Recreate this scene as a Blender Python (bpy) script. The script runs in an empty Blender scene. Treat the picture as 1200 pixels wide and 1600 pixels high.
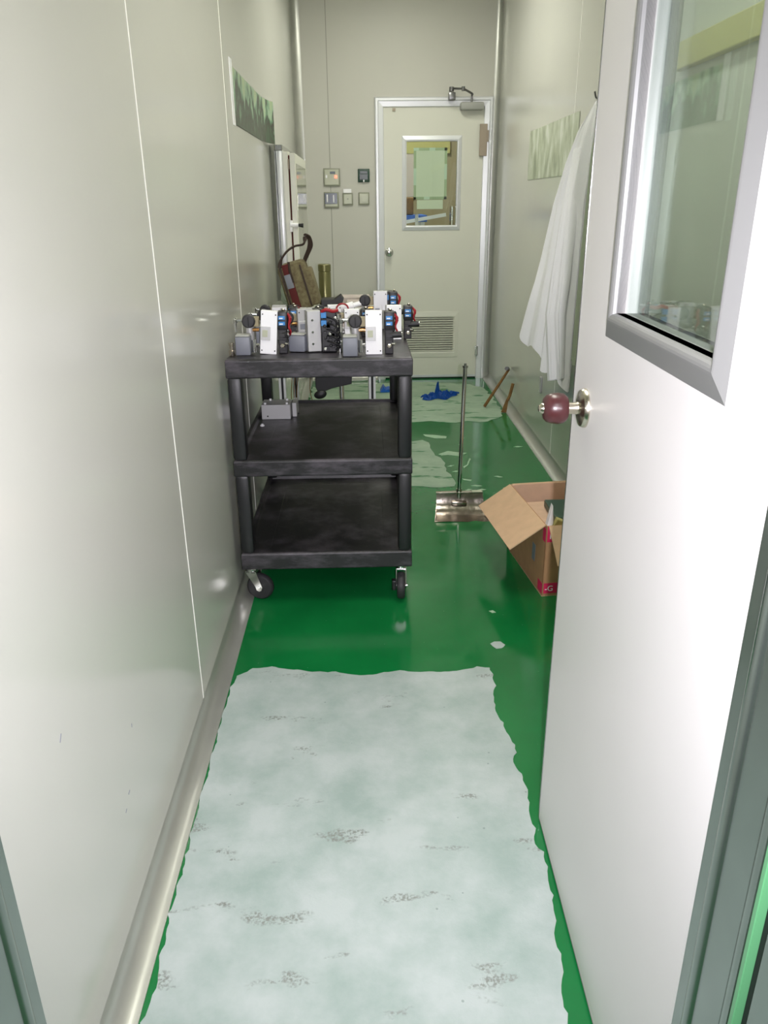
import bpy, bmesh, math, random
from mathutils import Vector, Matrix
random.seed(7)
PI = math.pi
scene = bpy.context.scene
C = scene.collection

# ------------------------------------------------------------------ camera
cam_d = bpy.data.cameras.new('camera')
cam = bpy.data.objects.new('camera', cam_d)
C.objects.link(cam)
scene.camera = cam
H = 1.4
F_PX = 1215.0
yv = Vector((-35, 484, -F_PX)).normalized()
zv = -Vector((30, -3050, -F_PX)).normalized()
zv = (zv - yv * zv.dot(yv)).normalized()
xv = yv.cross(zv)
R = Matrix((xv, yv, zv))
M4 = R.to_4x4()
M4.translation = Vector((0, 0, H))
cam.matrix_world = M4
cam_d.sensor_fit = 'VERTICAL'
cam_d.sensor_height = 36.0
cam_d.lens = 36.0 * F_PX / 1600.0
cam_d.clip_start = 0.02

# ------------------------------------------------------------------ world, exposure
w = bpy.data.worlds.new('world')
scene.world = w
w.use_nodes = True
w.node_tree.nodes['Background'].inputs[0].default_value = (0.9, 0.95, 1, 1)
w.node_tree.nodes['Background'].inputs[1].default_value = 0.15
scene.view_settings.view_transform = 'Standard'
scene.view_settings.look = 'None'
scene.view_settings.gamma = 1
scene.view_settings.use_curve_mapping = False
scene.view_settings.exposure = 2.0

# the camera's own flash, a few centimetres right of the lens
FLASH = 39.0
CORR = 5.2          # corridor fluorescent panels
OUT = 3.2           # outer room panel
FAR = 11.0           # room beyond the far door
fl = bpy.data.lights.new('flash', 'SPOT')
fl.spot_size = math.radians(118)
fl.spot_blend = 1.0
fl.energy = FLASH
fl.shadow_soft_size = 0.012
fl.color = (1.0, 0.955, 1.04)
flo = bpy.data.objects.new('flash', fl)
flo.matrix_world = Matrix.Translation((0.05, 0.0, 1.4)) @ R.to_4x4()
C.objects.link(flo)

# ------------------------------------------------------------------ materials
def srgb(r, g, b):
    def f(c):
        c = c / 255.0
        return c / 12.92 if c <= 0.04045 else ((c + 0.055) / 1.055) ** 2.4
    return (f(r), f(g), f(b), 1)

def mat(name, col, rough=0.5, metal=0.0, noise=0.0, nscale=20.0, bump=0.0, bscale=60.0, spec=0.5, emit=None, col2=None, coat=0.0):
    m = bpy.data.materials.new(name)
    m.use_nodes = True
    nt = m.node_tree
    b = nt.nodes['Principled BSDF']
    b.inputs['Base Color'].default_value = col
    b.inputs['Roughness'].default_value = rough
    b.inputs['Metallic'].default_value = metal
    b.inputs['Specular IOR Level'].default_value = spec
    b.inputs['Coat Weight'].default_value = coat
    b.inputs['Coat Roughness'].default_value = 0.06
    tc = nt.nodes.new('ShaderNodeTexCoord')
    if noise or col2:
        n = nt.nodes.new('ShaderNodeTexNoise')
        n.inputs['Scale'].default_value = nscale
        n.inputs['Detail'].default_value = 6
        nt.links.new(tc.outputs['Object'], n.inputs['Vector'])
        r = nt.nodes.new('ShaderNodeValToRGB')
        r.color_ramp.elements[0].position = 0.35
        r.color_ramp.elements[1].position = 0.7
        if col2 is None:
            col2 = tuple(min(1, c * (1 + noise)) for c in col[:3]) + (1,)
            c1 = tuple(c * (1 - noise) for c in col[:3]) + (1,)
        else:
            c1 = col
        r.color_ramp.elements[0].color = c1
        r.color_ramp.elements[1].color = col2
        nt.links.new(n.outputs['Fac'], r.inputs['Fac'])
        nt.links.new(r.outputs['Color'], b.inputs['Base Color'])
    if bump:
        n2 = nt.nodes.new('ShaderNodeTexNoise')
        n2.inputs['Scale'].default_value = bscale
        n2.inputs['Detail'].default_value = 3
        nt.links.new(tc.outputs['Object'], n2.inputs['Vector'])
        bp = nt.nodes.new('ShaderNodeBump')
        bp.inputs['Strength'].default_value = bump
        bp.inputs['Distance'].default_value = 0.01
        nt.links.new(n2.outputs['Fac'], bp.inputs['Height'])
        nt.links.new(bp.outputs['Normal'], b.inputs['Normal'])
    if emit:
        b.inputs['Emission Color'].default_value = emit[0]
        b.inputs['Emission Strength'].default_value = emit[1]
    return m

def glass_mat(name, tint=(0.93, 0.97, 0.95, 1), rough=0.01):
    m = bpy.data.materials.new(name)
    m.use_nodes = True
    nt = m.node_tree
    nt.nodes.remove(nt.nodes['Principled BSDF'])
    out = nt.nodes['Material Output']
    t = nt.nodes.new('ShaderNodeBsdfTransparent'); t.inputs[0].default_value = tint
    g = nt.nodes.new('ShaderNodeBsdfGlossy'); g.inputs['Roughness'].default_value = rough
    f = nt.nodes.new('ShaderNodeFresnel'); f.inputs['IOR'].default_value = 1.52
    mx = nt.nodes.new('ShaderNodeMixShader')
    # the same angle response on both faces of the pane
    ge = nt.nodes.new('ShaderNodeNewGeometry')
    ma = nt.nodes.new('ShaderNodeMath'); ma.operation = 'MULTIPLY_ADD'
    ma.inputs[1].default_value = 1 / 1.52 - 1.52; ma.inputs[2].default_value = 1.52
    nt.links.new(ge.outputs['Backfacing'], ma.inputs[0]); nt.links.new(ma.outputs[0], f.inputs['IOR'])
    nt.links.new(f.outputs[0], mx.inputs[0])
    nt.links.new(t.outputs[0], mx.inputs[1])
    nt.links.new(g.outputs[0], mx.inputs[2])
    nt.links.new(mx.outputs[0], out.inputs['Surface'])
    return m

M = {}
M['wall'] = mat('painted_steel_panel', srgb(200, 200, 192), 0.17, noise=0.02, nscale=1.5, bump=0.02, bscale=3, spec=0.85)
M['wall_far'] = mat('painted_steel_panel_matt', srgb(201, 200, 190), 0.42, noise=0.02, nscale=1.5, spec=0.35)
M['leaf'] = mat('painted_door_leaf', srgb(222, 220, 218), 0.38, noise=0.015, nscale=3, bump=0.015, bscale=6)
M['door'] = mat('cream_door_paint', srgb(221, 221, 208), 0.35, noise=0.015, nscale=3)
M['ceiling'] = mat('ceiling_paint', srgb(215, 217, 205), 0.6)
M['seam'] = mat('white_sealant', srgb(240, 240, 232), 0.5)
M['seam_dark'] = mat('grey_seam', srgb(150, 150, 138), 0.6)
M['frame'] = mat('satin_window_frame', srgb(142, 143, 142), 0.40, 0.3)
M['nickel'] = mat('satin_nickel', srgb(205, 198, 182), 0.24, 1.0)
M['alu'] = mat('anodised_aluminium', srgb(178, 180, 178), 0.16, 1.0, noise=0.03, nscale=40)
M['alu_white'] = mat('satin_white_aluminium', srgb(222, 224, 226), 0.33, 0.35)
M['jamb'] = mat('dull_aluminium_jamb', srgb(135, 146, 140), 0.22, 0.9, noise=0.06, nscale=14)
M['cove'] = mat('aluminium_cove', srgb(186, 187, 180), 0.33, 0.65, noise=0.05, nscale=5)
M['chrome'] = mat('chrome', srgb(220, 220, 220), 0.12, 1.0)
M['steel'] = mat('stainless_sheet', srgb(190, 180, 170), 0.22, 1.0, noise=0.15, nscale=14, bump=0.25, bscale=18)
M['tube'] = mat('dull_steel_tube', srgb(120, 120, 120), 0.28, 0.9)
M['black'] = mat('black_plastic', srgb(28, 28, 31), 0.45)
M['gasket'] = mat('black_rubber', srgb(18, 18, 22), 0.6)
M['rubber'] = mat('grey_black_rubber', srgb(45, 44, 47), 0.55, noise=0.1)
M['white'] = mat('white_enamel', srgb(250, 250, 252), 0.35)
M['silver'] = mat('matt_silver_block', srgb(195, 195, 195), 0.4, 0.3)
M['greybox'] = mat('slate_grey_plastic', srgb(125, 128, 138), 0.5)
M['greytop'] = mat('light_grey_plastic', srgb(165, 166, 160), 0.5)
M['blue'] = mat('blue_label', srgb(45, 130, 200), 0.4)
M['red'] = mat('red_wire', srgb(150, 22, 35), 0.4)
M['beige'] = mat('beige_bracket', srgb(150, 140, 110), 0.5, 0.2)
M['brass'] = mat('brass', srgb(200, 150, 95), 0.25, 0.9)
M['brown'] = mat('taupe_hinge', srgb(165, 152, 135), 0.5, 0.3)
M['wood_knob'] = mat('dark_red_wood', srgb(70, 34, 36), 0.33, noise=0.15, nscale=60, coat=0.1)
M['wood'] = mat('brown_wood', srgb(125, 90, 45), 0.55, noise=0.2, nscale=50)
M['card'] = mat('cardboard', srgb(205, 172, 138), 0.85, noise=0.05, nscale=25)
M['card_out'] = mat('cardboard_outside', srgb(172, 132, 94), 0.85, noise=0.06, nscale=25)
M['card_in'] = mat('cardboard_inside', srgb(205, 172, 145), 0.85, noise=0.05, nscale=25)
M['pink'] = mat('crimson_print', srgb(205, 35, 85), 0.7)
M['bluecloth'] = mat('blue_plastic_film', srgb(20, 92, 190), 0.35)
M['coat'] = mat('white_cotton', srgb(236, 236, 240), 0.9, bump=0.1, bscale=200)
M['coat2'] = mat('grey_green_cotton', srgb(150, 160, 140), 0.9, bump=0.1, bscale=200)
M['paper'] = mat('pale_green_paper', srgb(228, 230, 208), 0.8)
M['tape'] = mat('clear_tape', srgb(212, 226, 205), 0.35)
M['tape2'] = mat('green_tape', srgb(176, 190, 152), 0.4)
M['yellow'] = mat('ochre_panel', srgb(176, 170, 105), 0.6)
M['tan'] = mat('tan_wall', srgb(150, 138, 108), 0.7)
M['olive'] = mat('olive_cap', srgb(120, 118, 78), 0.3, 0.6)
M['bag'] = mat('khaki_canvas', srgb(128, 120, 88), 0.85, col2=srgb(100, 88, 64), nscale=60)
M['bagdark'] = mat('dark_brown_strap', srgb(58, 44, 38), 0.7)
M['maroon'] = mat('maroon_canvas', srgb(90, 30, 30), 0.85)
M['darkgreen'] = mat('dark_green_plate', srgb(38, 70, 55), 0.35)
M['plate'] = mat('cream_switch_plate', srgb(185, 188, 165), 0.3)
M['plateframe'] = mat('grey_plate_rim', srgb(150, 152, 135), 0.35)
M['darkwin'] = mat('dark_display', srgb(85, 95, 105), 0.2)
M['led'] = mat('red_indicator', srgb(255, 90, 70), 0.4, emit=(srgb(255, 80, 60), 1.5))
M['glass'] = glass_mat('window_glass')
M['mirror_panel'] = mat('glossy_door_film', srgb(170, 172, 155), 0.06, 0.35)
M['lamp'] = mat('fluorescent_diffuser', (1, 1, 1, 1), 0.5, emit=((0.98, 0.97, 0.86, 1), CORR))
M['lamp_out'] = mat('fluorescent_diffuser_neutral', (1, 1, 1, 1), 0.5, emit=((1.0, 0.99, 0.97, 1), OUT))
M['lamp_far'] = mat('fluorescent_diffuser_far', (1, 1, 1, 1), 0.5, emit=((1.0, 1.0, 0.9, 1), FAR))
M['pinkbox'] = mat('pale_pink_carton', srgb(190, 178, 172), 0.7)
M['film'] = mat('pale_green_film', srgb(88, 150, 104), 0.35)
M['pouch'] = mat('pale_green_pouch', srgb(165, 180, 155), 0.4)

# green epoxy floor
def floor_material():
    m = mat('green_epoxy', srgb(20, 128, 62), 0.09, spec=0.5)
    nt = m.node_tree; b = nt.nodes['Principled BSDF']
    tc = nt.nodes.new('ShaderNodeTexCoord')
    n = nt.nodes.new('ShaderNodeTexNoise'); n.inputs['Scale'].default_value = 3; n.inputs['Detail'].default_value = 5
    r = nt.nodes.new('ShaderNodeValToRGB')
    r.color_ramp.elements[0].position = 0.3; r.color_ramp.elements[0].color = srgb(12, 100, 48)
    r.color_ramp.elements[1].position = 0.75; r.color_ramp.elements[1].color = srgb(20, 116, 58)
    nt.links.new(tc.outputs['Object'], n.inputs['Vector'])
    nt.links.new(n.outputs['Fac'], r.inputs['Fac'])
    # thin scratches and specks
    v = nt.nodes.new('ShaderNodeTexVoronoi'); v.inputs['Scale'].default_value = 22
    nt.links.new(tc.outputs['Object'], v.inputs['Vector'])
    lt = nt.nodes.new('ShaderNodeMath'); lt.operation = 'LESS_THAN'; lt.inputs[1].default_value = 0.035
    nt.links.new(v.outputs['Distance'], lt.inputs[0])
    mx = nt.nodes.new('ShaderNodeMix'); mx.data_type = 'RGBA'
    mx.inputs[7].default_value = srgb(110, 170, 130)
    mul = nt.nodes.new('ShaderNodeMath'); mul.operation = 'MULTIPLY'; mul.inputs[1].default_value = 0.35
    nt.links.new(lt.outputs[0], mul.inputs[0])
    nt.links.new(mul.outputs[0], mx.inputs[0])
    nt.links.new(r.outputs['Color'], mx.inputs[6])
    nt.links.new(mx.outputs[2], b.inputs['Base Color'])
    n2 = nt.nodes.new('ShaderNodeTexNoise'); n2.inputs['Scale'].default_value = 9; n2.inputs['Detail'].default_value = 6
    nt.links.new(tc.outputs['Object'], n2.inputs['Vector'])
    mr = nt.nodes.new('ShaderNodeMapRange'); mr.inputs[1].default_value = 0.35; mr.inputs[2].default_value = 0.75
    mr.inputs[3].default_value = 0.07; mr.inputs[4].default_value = 0.22
    nt.links.new(n2.outputs['Fac'], mr.inputs[0]); nt.links.new(mr.outputs[0], b.inputs['Roughness'])
    return m
M['floor'] = floor_material()

def patch_material(name, green, c_lo=(143, 160, 154), c_hi=(172, 182, 180)):
    m = mat(name, srgb(175, 190, 183), 0.55)
    nt = m.node_tree; b = nt.nodes['Principled BSDF']
    tc = nt.nodes.new('ShaderNodeTexCoord')
    n = nt.nodes.new('ShaderNodeTexNoise'); n.inputs['Scale'].default_value = 5.5; n.inputs['Detail'].default_value = 9; n.inputs['Roughness'].default_value = 0.62
    nt.links.new(tc.outputs['Object'], n.inputs['Vector'])
    r = nt.nodes.new('ShaderNodeValToRGB')
    r.color_ramp.elements[0].position = 0.33; r.color_ramp.elements[0].color = srgb(*c_lo)
    r.color_ramp.elements[1].position = 0.62; r.color_ramp.elements[1].color = srgb(*c_hi)
    nt.links.new(n.outputs['Fac'], r.inputs['Fac'])
    # gritty grey stains, stretched across
    mp = nt.nodes.new('ShaderNodeMapping'); mp.inputs['Scale'].default_value = (5, 13, 1); mp.inputs['Rotation'].default_value = (0, 0, 0.35)
    nt.links.new(tc.outputs['Object'], mp.inputs['Vector'])
    n2 = nt.nodes.new('ShaderNodeTexNoise'); n2.inputs['Scale'].default_value = 1.0; n2.inputs['Detail'].default_value = 4
    nt.links.new(mp.outputs['Vector'], n2.inputs['Vector'])
    n3 = nt.nodes.new('ShaderNodeTexNoise'); n3.inputs['Scale'].default_value = 170; n3.inputs['Detail'].default_value = 3
    nt.links.new(tc.outputs['Object'], n3.inputs['Vector'])
    r2 = nt.nodes.new('ShaderNodeValToRGB')
    r2.color_ramp.elements[0].position = 0.63 if not green else 0.60; r2.color_ramp.elements[0].color = (0, 0, 0, 1)
    r2.color_ramp.elements[1].position = 0.67 if not green else 0.64; r2.color_ramp.elements[1].color = (1, 1, 1, 1)
    nt.links.new(n2.outputs['Fac'], r2.inputs['Fac'])
    mu = nt.nodes.new('ShaderNodeMath'); mu.operation = 'MULTIPLY'
    nt.links.new(r2.outputs['Color'], mu.inputs[0])
    r3 = nt.nodes.new('ShaderNodeValToRGB')
    if green:
        r3.color_ramp.elements[0].position = 0.2; r3.color_ramp.elements[1].position = 0.25
    else:
        r3.color_ramp.elements[0].position = 0.42; r3.color_ramp.elements[1].position = 0.62
    nt.links.new(n3.outputs['Fac'], r3.inputs['Fac'])
    nt.links.new(r3.outputs['Color'], mu.inputs[1])
    mx = nt.nodes.new('ShaderNodeMix'); mx.data_type = 'RGBA'
    mx.inputs[7].default_value = srgb(60, 118, 75) if green else srgb(122, 128, 122)
    nt.links.new(mu.outputs[0], mx.inputs[0]); nt.links.new(r.outputs['Color'], mx.inputs[6])
    nt.links.new(mx.outputs[2], b.inputs['Base Color'])
    # tiny dark specks
    v = nt.nodes.new('ShaderNodeTexVoronoi'); v.inputs['Scale'].default_value = 16
    nt.links.new(tc.outputs['Object'], v.inputs['Vector'])
    lt = nt.nodes.new('ShaderNodeMath'); lt.operation = 'LESS_THAN'; lt.inputs[1].default_value = 0.045
    nt.links.new(v.outputs['Distance'], lt.inputs[0])
    ml = nt.nodes.new('ShaderNodeMath'); ml.operation = 'MULTIPLY'; ml.inputs[1].default_value = 0.5
    nt.links.new(lt.outputs[0], ml.inputs[0])
    mx2 = nt.nodes.new('ShaderNodeMix'); mx2.data_type = 'RGBA'; mx2.inputs[7].default_value = srgb(95, 112, 104)
    nt.links.new(ml.outputs[0], mx2.inputs[0]); nt.links.new(mx.outputs[2], mx2.inputs[6])
    nt.links.new(mx2.outputs[2], b.inputs['Base Color'])
    bp = nt.nodes.new('ShaderNodeBump'); bp.inputs['Strength'].default_value = 0.12; bp.inputs['Distance'].default_value = 0.004
    nt.links.new(n3.outputs['Fac'], bp.inputs['Height']); nt.links.new(bp.outputs['Normal'], b.inputs['Normal'])
    return m
M['patch'] = patch_material('grey_levelling_screed', False)
M['patch_far'] = patch_material('scraped_screed', True, (135, 160, 136), (158, 180, 156))

def cart_material():  # scuffs only where the rims get knocked
    m = mat('scuffed_black_plastic', srgb(34, 34, 37), 0.42)
    nt = m.node_tree; b = nt.nodes['Principled BSDF']
    tc = nt.nodes.new('ShaderNodeTexCoord')
    mp = nt.nodes.new('ShaderNodeMapping'); mp.inputs['Scale'].default_value = (7, 7, 22)
    nt.links.new(tc.outputs['Object'], mp.inputs['Vector'])
    n = nt.nodes.new('ShaderNodeTexNoise'); n.inputs['Scale'].default_value = 1.1; n.inputs['Detail'].default_value = 8; n.inputs['Roughness'].default_value = 0.65
    nt.links.new(mp.outputs['Vector'], n.inputs['Vector'])
    r = nt.nodes.new('ShaderNodeValToRGB')
    r.color_ramp.elements[0].position = 0.45; r.color_ramp.elements[0].color = srgb(27, 27, 29)
    r.color_ramp.elements[1].position = 0.75; r.color_ramp.elements[1].color = srgb(92, 86, 94)
    nt.links.new(n.outputs['Fac'], r.inputs['Fac']); nt.links.new(r.outputs['Color'], b.inputs['Base Color'])
    n2 = nt.nodes.new('ShaderNodeTexNoise'); n2.inputs['Scale'].default_value = 260
    nt.links.new(tc.outputs['Object'], n2.inputs['Vector'])
    bp = nt.nodes.new('ShaderNodeBump'); bp.inputs['Strength'].default_value = 0.2; bp.inputs['Distance'].default_value = 0.002
    nt.links.new(n2.outputs['Fac'], bp.inputs['Height']); nt.links.new(bp.outputs['Normal'], b.inputs['Normal'])
    return m
M['cart'] = cart_material()
M['post'] = mat('black_cart_plastic', srgb(27, 28, 30), 0.42)

def poster_material(name, pal, sx, sz, lo=0.35, hi=0.65, grad=0.0):
    m = mat(name, (1, 1, 1, 1), 0.35)
    nt = m.node_tree; b = nt.nodes['Principled BSDF']
    tc = nt.nodes.new('ShaderNodeTexCoord')
    mp = nt.nodes.new('ShaderNodeMapping'); mp.inputs['Scale'].default_value = (1, sx, sz)
    nt.links.new(tc.outputs['Object'], mp.inputs['Vector'])
    n = nt.nodes.new('ShaderNodeTexNoise'); n.inputs['Scale'].default_value = 1; n.inputs['Detail'].default_value = 4
    nt.links.new(mp.outputs['Vector'], n.inputs['Vector'])
    r = nt.nodes.new('ShaderNodeValToRGB')
    els = r.color_ramp.elements
    k = len(pal)
    els[0].position = lo; els[0].color = srgb(*pal[0])
    els[1].position = hi; els[1].color = srgb(*pal[-1])
    for i in range(1, k - 1):
        e = els.new(lo + (hi - lo) * i / (k - 1)); e.color = srgb(*pal[i])
    sep = nt.nodes.new('ShaderNodeSeparateXYZ'); nt.links.new(tc.outputs['Object'], sep.inputs[0])
    ma = nt.nodes.new('ShaderNodeMath'); ma.operation = 'MULTIPLY_ADD'
    ma.inputs[1].default_value = grad
    nt.links.new(sep.outputs['Z'], ma.inputs[0]); nt.links.new(n.outputs['Fac'], ma.inputs[2])
    nt.links.new(ma.outputs[0], r.inputs['Fac']); nt.links.new(r.outputs['Color'], b.inputs['Base Color'])
    return m
M['poster'] = poster_material('green_photo_print', [(58, 84, 60), (62, 56, 48), (66, 92, 70), (62, 52, 50), (110, 150, 118), (160, 186, 158), (172, 190, 150)], 12, 9, 0.26, 0.74, grad=1.5)
M['poster2'] = poster_material('faded_photo_print', [(150, 158, 135), (176, 184, 160), (190, 197, 178), (212, 216, 205)], 14, 7, 0.35, 0.65)

# ------------------------------------------------------------------ mesh helpers
def box(bm, x0, x1, y0, y1, z0, z1, bev=0.0, rot=None, piv=None):
    r = bmesh.ops.create_cube(bm, size=1)
    vs = r['verts']
    for v in vs:
        v.co = Vector(((x0 + x1) / 2 + v.co.x * (x1 - x0), (y0 + y1) / 2 + v.co.y * (y1 - y0), (z0 + z1) / 2 + v.co.z * (z1 - z0)))
    if bev > 0:
        es = set()
        for v in vs:
            for e in v.link_edges: es.add(e)
        rr = bmesh.ops.bevel(bm, geom=list(es), offset=bev, segments=2, affect='EDGES', profile=0.5)
        vs = rr['verts']
        vs = list({v for f in rr['faces'] for v in f.verts} | set(vs))
    if rot is not None:
        vs = [v for v in vs if v.is_valid]
        bmesh.ops.rotate(bm, verts=vs, cent=piv or ((x0 + x1) / 2, (y0 + y1) / 2, (z0 + z1) / 2), matrix=rot)
    return vs

def cyl(bm, a, b, r1, r2=None, seg=20, cap=True):
    a = Vector(a); b = Vector(b)
    r2 = r1 if r2 is None else r2
    d = b - a
    q = Vector((0, 0, 1)).rotation_difference(d.normalized())
    mt = Matrix.Translation((a + b) / 2) @ q.to_matrix().to_4x4()
    return bmesh.ops.create_cone(bm, cap_ends=cap, segments=seg, radius1=r1, radius2=r2, depth=d.length, matrix=mt)['verts']

def lathe(bm, prof, org, axis, seg=28):
    # prof: (radius, distance along axis)
    ax = Vector(axis).normalized()
    q = Vector((0, 0, 1)).rotation_difference(ax).to_matrix()
    rings = []
    for r, t in prof:
        ring = []
        for i in range(seg):
            a = 2 * PI * i / seg
            ring.append(bm.verts.new(Vector(org) + q @ Vector((max(r, 1e-4) * math.cos(a), max(r, 1e-4) * math.sin(a), t))))
        rings.append(ring)
    for j in range(len(rings) - 1):
        for i in range(seg):
            bm.faces.new((rings[j][i], rings[j][(i + 1) % seg], rings[j + 1][(i + 1) % seg], rings[j + 1][i]))
    bm.faces.new(list(reversed(rings[0]))); bm.faces.new(rings[-1])

def tube(bm, pts, r, seg=8, flat=1.0):
    pts = [Vector(p) for p in pts]
    # smooth (Catmull-Rom)
    P = []
    n = len(pts)
    if n > 2:
        for i in range(n - 1):
            p0 = pts[max(0, i - 1)]; p1 = pts[i]; p2 = pts[i + 1]; p3 = pts[min(n - 1, i + 2)]
            for k in range(6):
                t = k / 6
                P.append(0.5 * ((2 * p1) + (p2 - p0) * t + (2 * p0 - 5 * p1 + 4 * p2 - p3) * t * t + (3 * p1 - p0 - 3 * p2 + p3) * t ** 3))
        P.append(pts[-1])
    else:
        P = pts
    rings = []
    up = Vector((0.13, 0.21, 0.97)).normalized()
    for i, p in enumerate(P):
        d = (P[min(i + 1, len(P) - 1)] - P[max(i - 1, 0)]).normalized()
        s = d.cross(up)
        if s.length < 0.05: s = d.cross(Vector((1, 0, 0)))
        s.normalize(); u = s.cross(d).normalized()
        rings.append([bm.verts.new(p + s * r * math.cos(2 * PI * k / seg) + u * r * flat * math.sin(2 * PI * k / seg)) for k in range(seg)])
    for j in range(len(rings) - 1):
        for i in range(seg):
            bm.faces.new((rings[j][i], rings[j][(i + 1) % seg], rings[j + 1][(i + 1) % seg], rings[j + 1][i]))
    bm.faces.new(list(reversed(rings[0]))); bm.faces.new(rings[-1])

def prism(bm, pts, axis, a, b):
    # pts 2D polygon, extruded along axis ('x','y','z') from a to b
    def mk(p, t):
        if axis == 'x': return (t, p[0], p[1])
        if axis == 'y': return (p[0], t, p[1])
        return (p[0], p[1], t)
    v0 = [bm.verts.new(mk(p, a)) for p in pts]
    v1 = [bm.verts.new(mk(p, b)) for p in pts]
    n = len(pts)
    for i in range(n):
        bm.faces.new((v0[i], v0[(i + 1) % n], v1[(i + 1) % n], v1[i]))
    bm.faces.new(list(reversed(v0))); bm.faces.new(v1)

def frame_ring(bm, plane, outer, inner, prof):
    """mitred frame. plane: function (u,v,d)->xyz. outer/inner (u0,v0,u1,v1). prof: list of (t,d): t 0..1 outer to inner, d height"""
    loops = []
    for t, d in prof:
        u0 = outer[0] + (inner[0] - outer[0]) * t; v0 = outer[1] + (inner[1] - outer[1]) * t
        u1 = outer[2] + (inner[2] - outer[2]) * t; v1 = outer[3] + (inner[3] - outer[3]) * t
        loops.append([bm.verts.new(plane(u, v, d)) for u, v in ((u0, v0), (u1, v0), (u1, v1), (u0, v1))])
    L = len(loops)
    for j in range(L):
        a = loops[j]; b = loops[(j + 1) % L]
        for i in range(4):
            bm.faces.new((a[i], a[(i + 1) % 4], b[(i + 1) % 4], b[i]))

def obj(name, bm, m, parent=None, smooth=False, world=True, bevel=0.0, kind=None, label=None):
    if parent is not None and world:
        bm.transform(parent.matrix_basis.inverted() if parent.parent is None else (parent.parent.matrix_basis @ parent.matrix_basis).inverted())
    bmesh.ops.recalc_face_normals(bm, faces=bm.faces)
    me = bpy.data.meshes.new(name)
    bm.to_mesh(me); bm.free()
    me.materials.append(m)
    if smooth:
        for p in me.polygons: p.use_smooth = True
        me.set_sharp_from_angle(angle=math.radians(38))
    o = bpy.data.objects.new(name, me)
    C.objects.link(o)
    if parent is not None: o.parent = parent
    if bevel:
        md = o.modifiers.new('bevel', 'BEVEL'); md.width = bevel; md.segments = 2; md.limit_method = 'ANGLE'
    if kind: o['kind'] = kind
    if label: o['label'] = label
    return o

def struct(name, bm, m, parent=None, **k):
    return obj(name, bm, m, parent, kind='structure' if parent is None else None, **k)

def thing(name, label, cat, loc=(0, 0, 0), rot=(0, 0, 0), group=None, kind=None):
    o = bpy.data.objects.new(name, None)
    o.empty_display_size = 0.05
    o.location = loc; o.rotation_euler = rot
    o.matrix_basis = Matrix.LocRotScale(Vector(loc), __import__('mathutils').Euler(rot), None)
    C.objects.link(o)
    if kind: o['kind'] = kind
    if label: o['label'] = label
    if cat: o['category'] = cat
    if group: o['group'] = group
    return o

def tag(o, label, cat, group=None, kind=None):
    o['label'] = label; o['category'] = cat
    if group: o['group'] = group
    if kind: o['kind'] = kind
    return o

def B(): return bmesh.new()
def RZ(a): return Matrix.Rotation(a, 3, 'Z')
def RY(a): return Matrix.Rotation(a, 3, 'Y')
def RX(a): return Matrix.Rotation(a, 3, 'X')

# ------------------------------------------------------------------ room shell
XL, XR, YF, ZC = -0.49, 1.05, 6.57, 2.9
Y0 = 0.69                       # corridor side of the doorway
# floor
bm = B(); box(bm, -2.0, 3.0, -3.0, 10.0, -0.10, 0.0)
floor = struct('floor', bm, M['floor'])
# ceiling
bm = B(); box(bm, -2.0, 3.0, -3.0, 10.0, ZC, ZC + 0.1)
ceil = struct('ceiling', bm, M['ceiling'])
# walls
bm = B(); box(bm, XL - 0.06, XL, 0.62, YF + 0.06, 0, ZC)
struct('wall_left', bm, M['wall'])
bm = B(); box(bm, XR, XR + 0.06, 0.62, YF + 0.06, 0, ZC)
struct('wall_right', bm, M['wall'])
# far wall with the door opening
DX0, DX1, DZ = 0.11, 1.007, 2.13
bm = B()
box(bm, XL, DX0 + 0.03, YF, YF + 0.06, 0, ZC)
box(bm, DX1 - 0.03, XR, YF, YF + 0.06, 0, ZC)
box(bm, DX0 + 0.03, DX1 - 0.03, YF, YF + 0.06, DZ - 0.03, ZC)
struct('wall_far', bm, M['wall_far'])
# near wall around the doorway the camera looks through
bm = B()
box(bm, -2.0, -0.45, 0.55, 0.66, 0, ZC)
box(bm, 0.43, 3.0, 0.55, 0.66, 0, ZC)
box(bm, -0.45, 0.43, 0.55, 0.66, 2.12, ZC)
struct('wall_near', bm, M['wall'])
# outer room walls
bm = B(); box(bm, -2.06, -2.0, -3.0, 0.55, 0, ZC); struct('wall_outer_left', bm, M['wall'])
bm = B(); box(bm, 3.0, 3.06, -3.0, 0.55, 0, ZC); struct('wall_outer_right', bm, M['wall'])
bm = B(); box(bm, -2.06, 3.06, -3.06, -3.0, 0, ZC); struct('wall_outer_back', bm, M['wall'])
# room beyond the far door
bm = B(); box(bm, -0.9, -0.84, YF + 0.06, 9.6, 0, ZC); struct('wall_beyond_left', bm, M['tan'])
bm = B(); box(bm, 1.35, 1.41, YF + 0.06, 9.6, 0, ZC); struct('wall_beyond_right', bm, M['tan'])
bm = B(); box(bm, -0.9, 1.41, 9.6, 9.66, 0, ZC); struct('wall_beyond_back', bm, M['tan'])

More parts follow.
